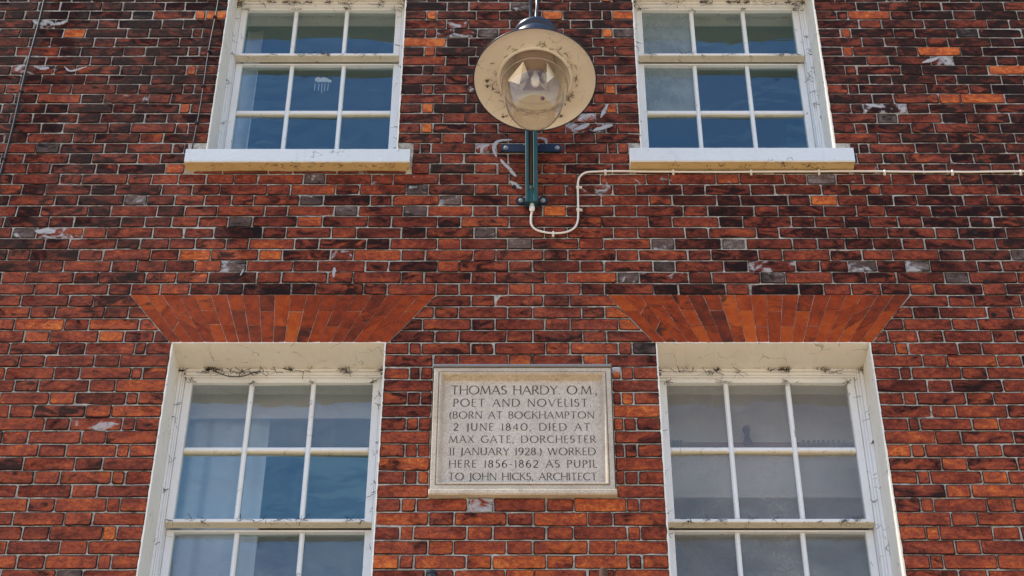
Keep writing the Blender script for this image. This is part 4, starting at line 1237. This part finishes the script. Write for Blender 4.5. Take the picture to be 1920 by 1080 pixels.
# ------------------------------------------------------------------ cables
cab = empty('power_cable', (0.29, -0.01, B + 0.70))
tag(cab, 'cream electric cable looping down from the lamp bracket and running right under the upper sill', 'cable')
pth = [(0.060, -0.034, B + 0.505), (0.054, -0.025, B + 0.47), (0.056, -0.014, B + 0.435), (0.076, -0.012, B + 0.405), (0.118, -0.012, B + 0.386), (0.171, -0.012, B + 0.379), (0.225, -0.012, B + 0.386), (0.266, -0.012, B + 0.412), (0.285, -0.012, B + 0.458), (0.289, -0.012, B + 0.53),
       (0.290, -0.012, B + 0.62), (0.291, -0.012, B + 0.70), (0.300, -0.012, B + 0.748), (0.330, -0.012, B + 0.780), (0.38, -0.012, B + 0.788), (0.5, -0.012, B + 0.791)]
x = 0.62
while x < 3.6:
    pth.append((x, -0.012, B + 0.788 + 0.0022 * math.sin(x * 5.1) + rnd.uniform(-0.0012, 0.0012))); x += 0.11
m_ = MB(); m_.tube(smooth_path(pth, 5), 0.0054, 10); m_.build('sheath', 'cable', cab, smooth=True)
for (x, z, hz) in [(0.432, 0.789, 1), (0.776, 0.789, 1), (1.17, 0.788, 1), (1.514, 0.789, 1), (1.846, 0.787, 1), (2.189, 0.787, 1), (2.535, 0.787, 1), (0.291, 0.683, 0), (0.289, 0.533, 0), (0.163, 0.3795, 1), (2.88, 0.787, 1)]:
    m_ = MB()
    if hz:
        m_.box(x - 0.005, x + 0.005, -0.0205, -0.0035, B + z - 0.009, B + z + 0.009, 0.003)
        m_.box(x - 0.0055, x + 0.0055, -0.014, -0.0035, B + z - 0.019, B + z - 0.0091, 0.002)
        V, F = lathe([(0.0001, 0.003), (0.003, 0.0025), (0.0035, 0)], (x, -0.014, B + z - 0.016), (0, -1, 0), 8)
    else:
        m_.box(x - 0.009, x + 0.009, -0.0205, -0.0035, B + z - 0.005, B + z + 0.005, 0.003)
        m_.box(x + 0.0091, x + 0.021, -0.014, -0.0035, B + z - 0.0055, B + z + 0.0055, 0.002)
        V, F = lathe([(0.0001, 0.003), (0.003, 0.0025), (0.0035, 0)], (x + 0.015, -0.014, B + z), (0, -1, 0), 8)
    m_.add(V, F)
    m_.build('cable_clip', 'cable', cab)

def black_cable(x_top, x_bot, z_top, z_bot, knots, label, r):
    c = empty('black_cable', ((x_top + x_bot) / 2, -0.012, B + z_bot))
    tag(c, label, 'cable')
    pts = []; n = 22
    for i in range(n + 1):
        t = i / n; pts.append((x_top + (x_bot - x_top) * t + 0.003 * math.sin(t * 17), -0.012, B + z_top + (z_bot - z_top) * t))
    m_ = MB(); m_.tube(pts, r, 8); m_.build('sheath', 'black', c, smooth=True)
    for zk in knots:
        t = (zk - z_top) / (z_bot - z_top); xk = x_top + (x_bot - x_top) * t
        m_ = MB(); m_.box(xk - 0.010, xk + 0.010, -0.020, -0.003, B + zk - 0.006, B + zk + 0.006, 0.002); m_.build('cable_clip', 'black', c)
black_cable(-2.621, -2.627, 3.0, 0.65, [2.4, 1.36, 0.88], 'thick black cable running down the wall at the far left', 0.0062)
black_cable(-1.656, -1.676, 3.0, 0.905, [1.93, 1.66, 1.40, 1.13, 2.3], 'thin black cable clipped down beside the upper left window to its sill', 0.004)

# ------------------------------------------------------------------ pipes whose tops reach into view below the plaque
def pipe(x, ztop, mat, hollow, label, r):
    p = empty('iron_pipe', (x, -0.06, B - 2.1)); tag(p, label, 'pipe')
    m_ = MB()
    V, F = lathe([(r * 1.0, -2.1 - ztop), (r, -0.012), (r * 1.15, -0.011), (r * 1.15, 0.0), (r * 0.8, 0.0), (r * 0.8, -0.08)] if hollow else
                 [(r, -2.1 - ztop), (r, -0.004), (r * 0.85, 0.0), (0.0005, 0.0)], (x, -0.06, B + ztop), (0, 0, 1), 20)
    mesh_obj('pipe_body', V, F, mat, p, smooth=False)
    for zc in (-1.95, -1.72):
        m_ = MB(); m_.box(x - r - 0.012, x + r + 0.012, -0.06 - 0.0, -0.004, B + zc - 0.012, B + zc + 0.012); m_.build('pipe_bracket', mat, p)
pipe(-0.372, -1.537, 'pipe_dark', True, 'black open topped pipe end rising in front of the bricks, left of the two', 0.021)
pipe(0.352, -1.523, 'rust', False, 'rusty brown pipe end rising in front of the bricks, right of the two', 0.018)
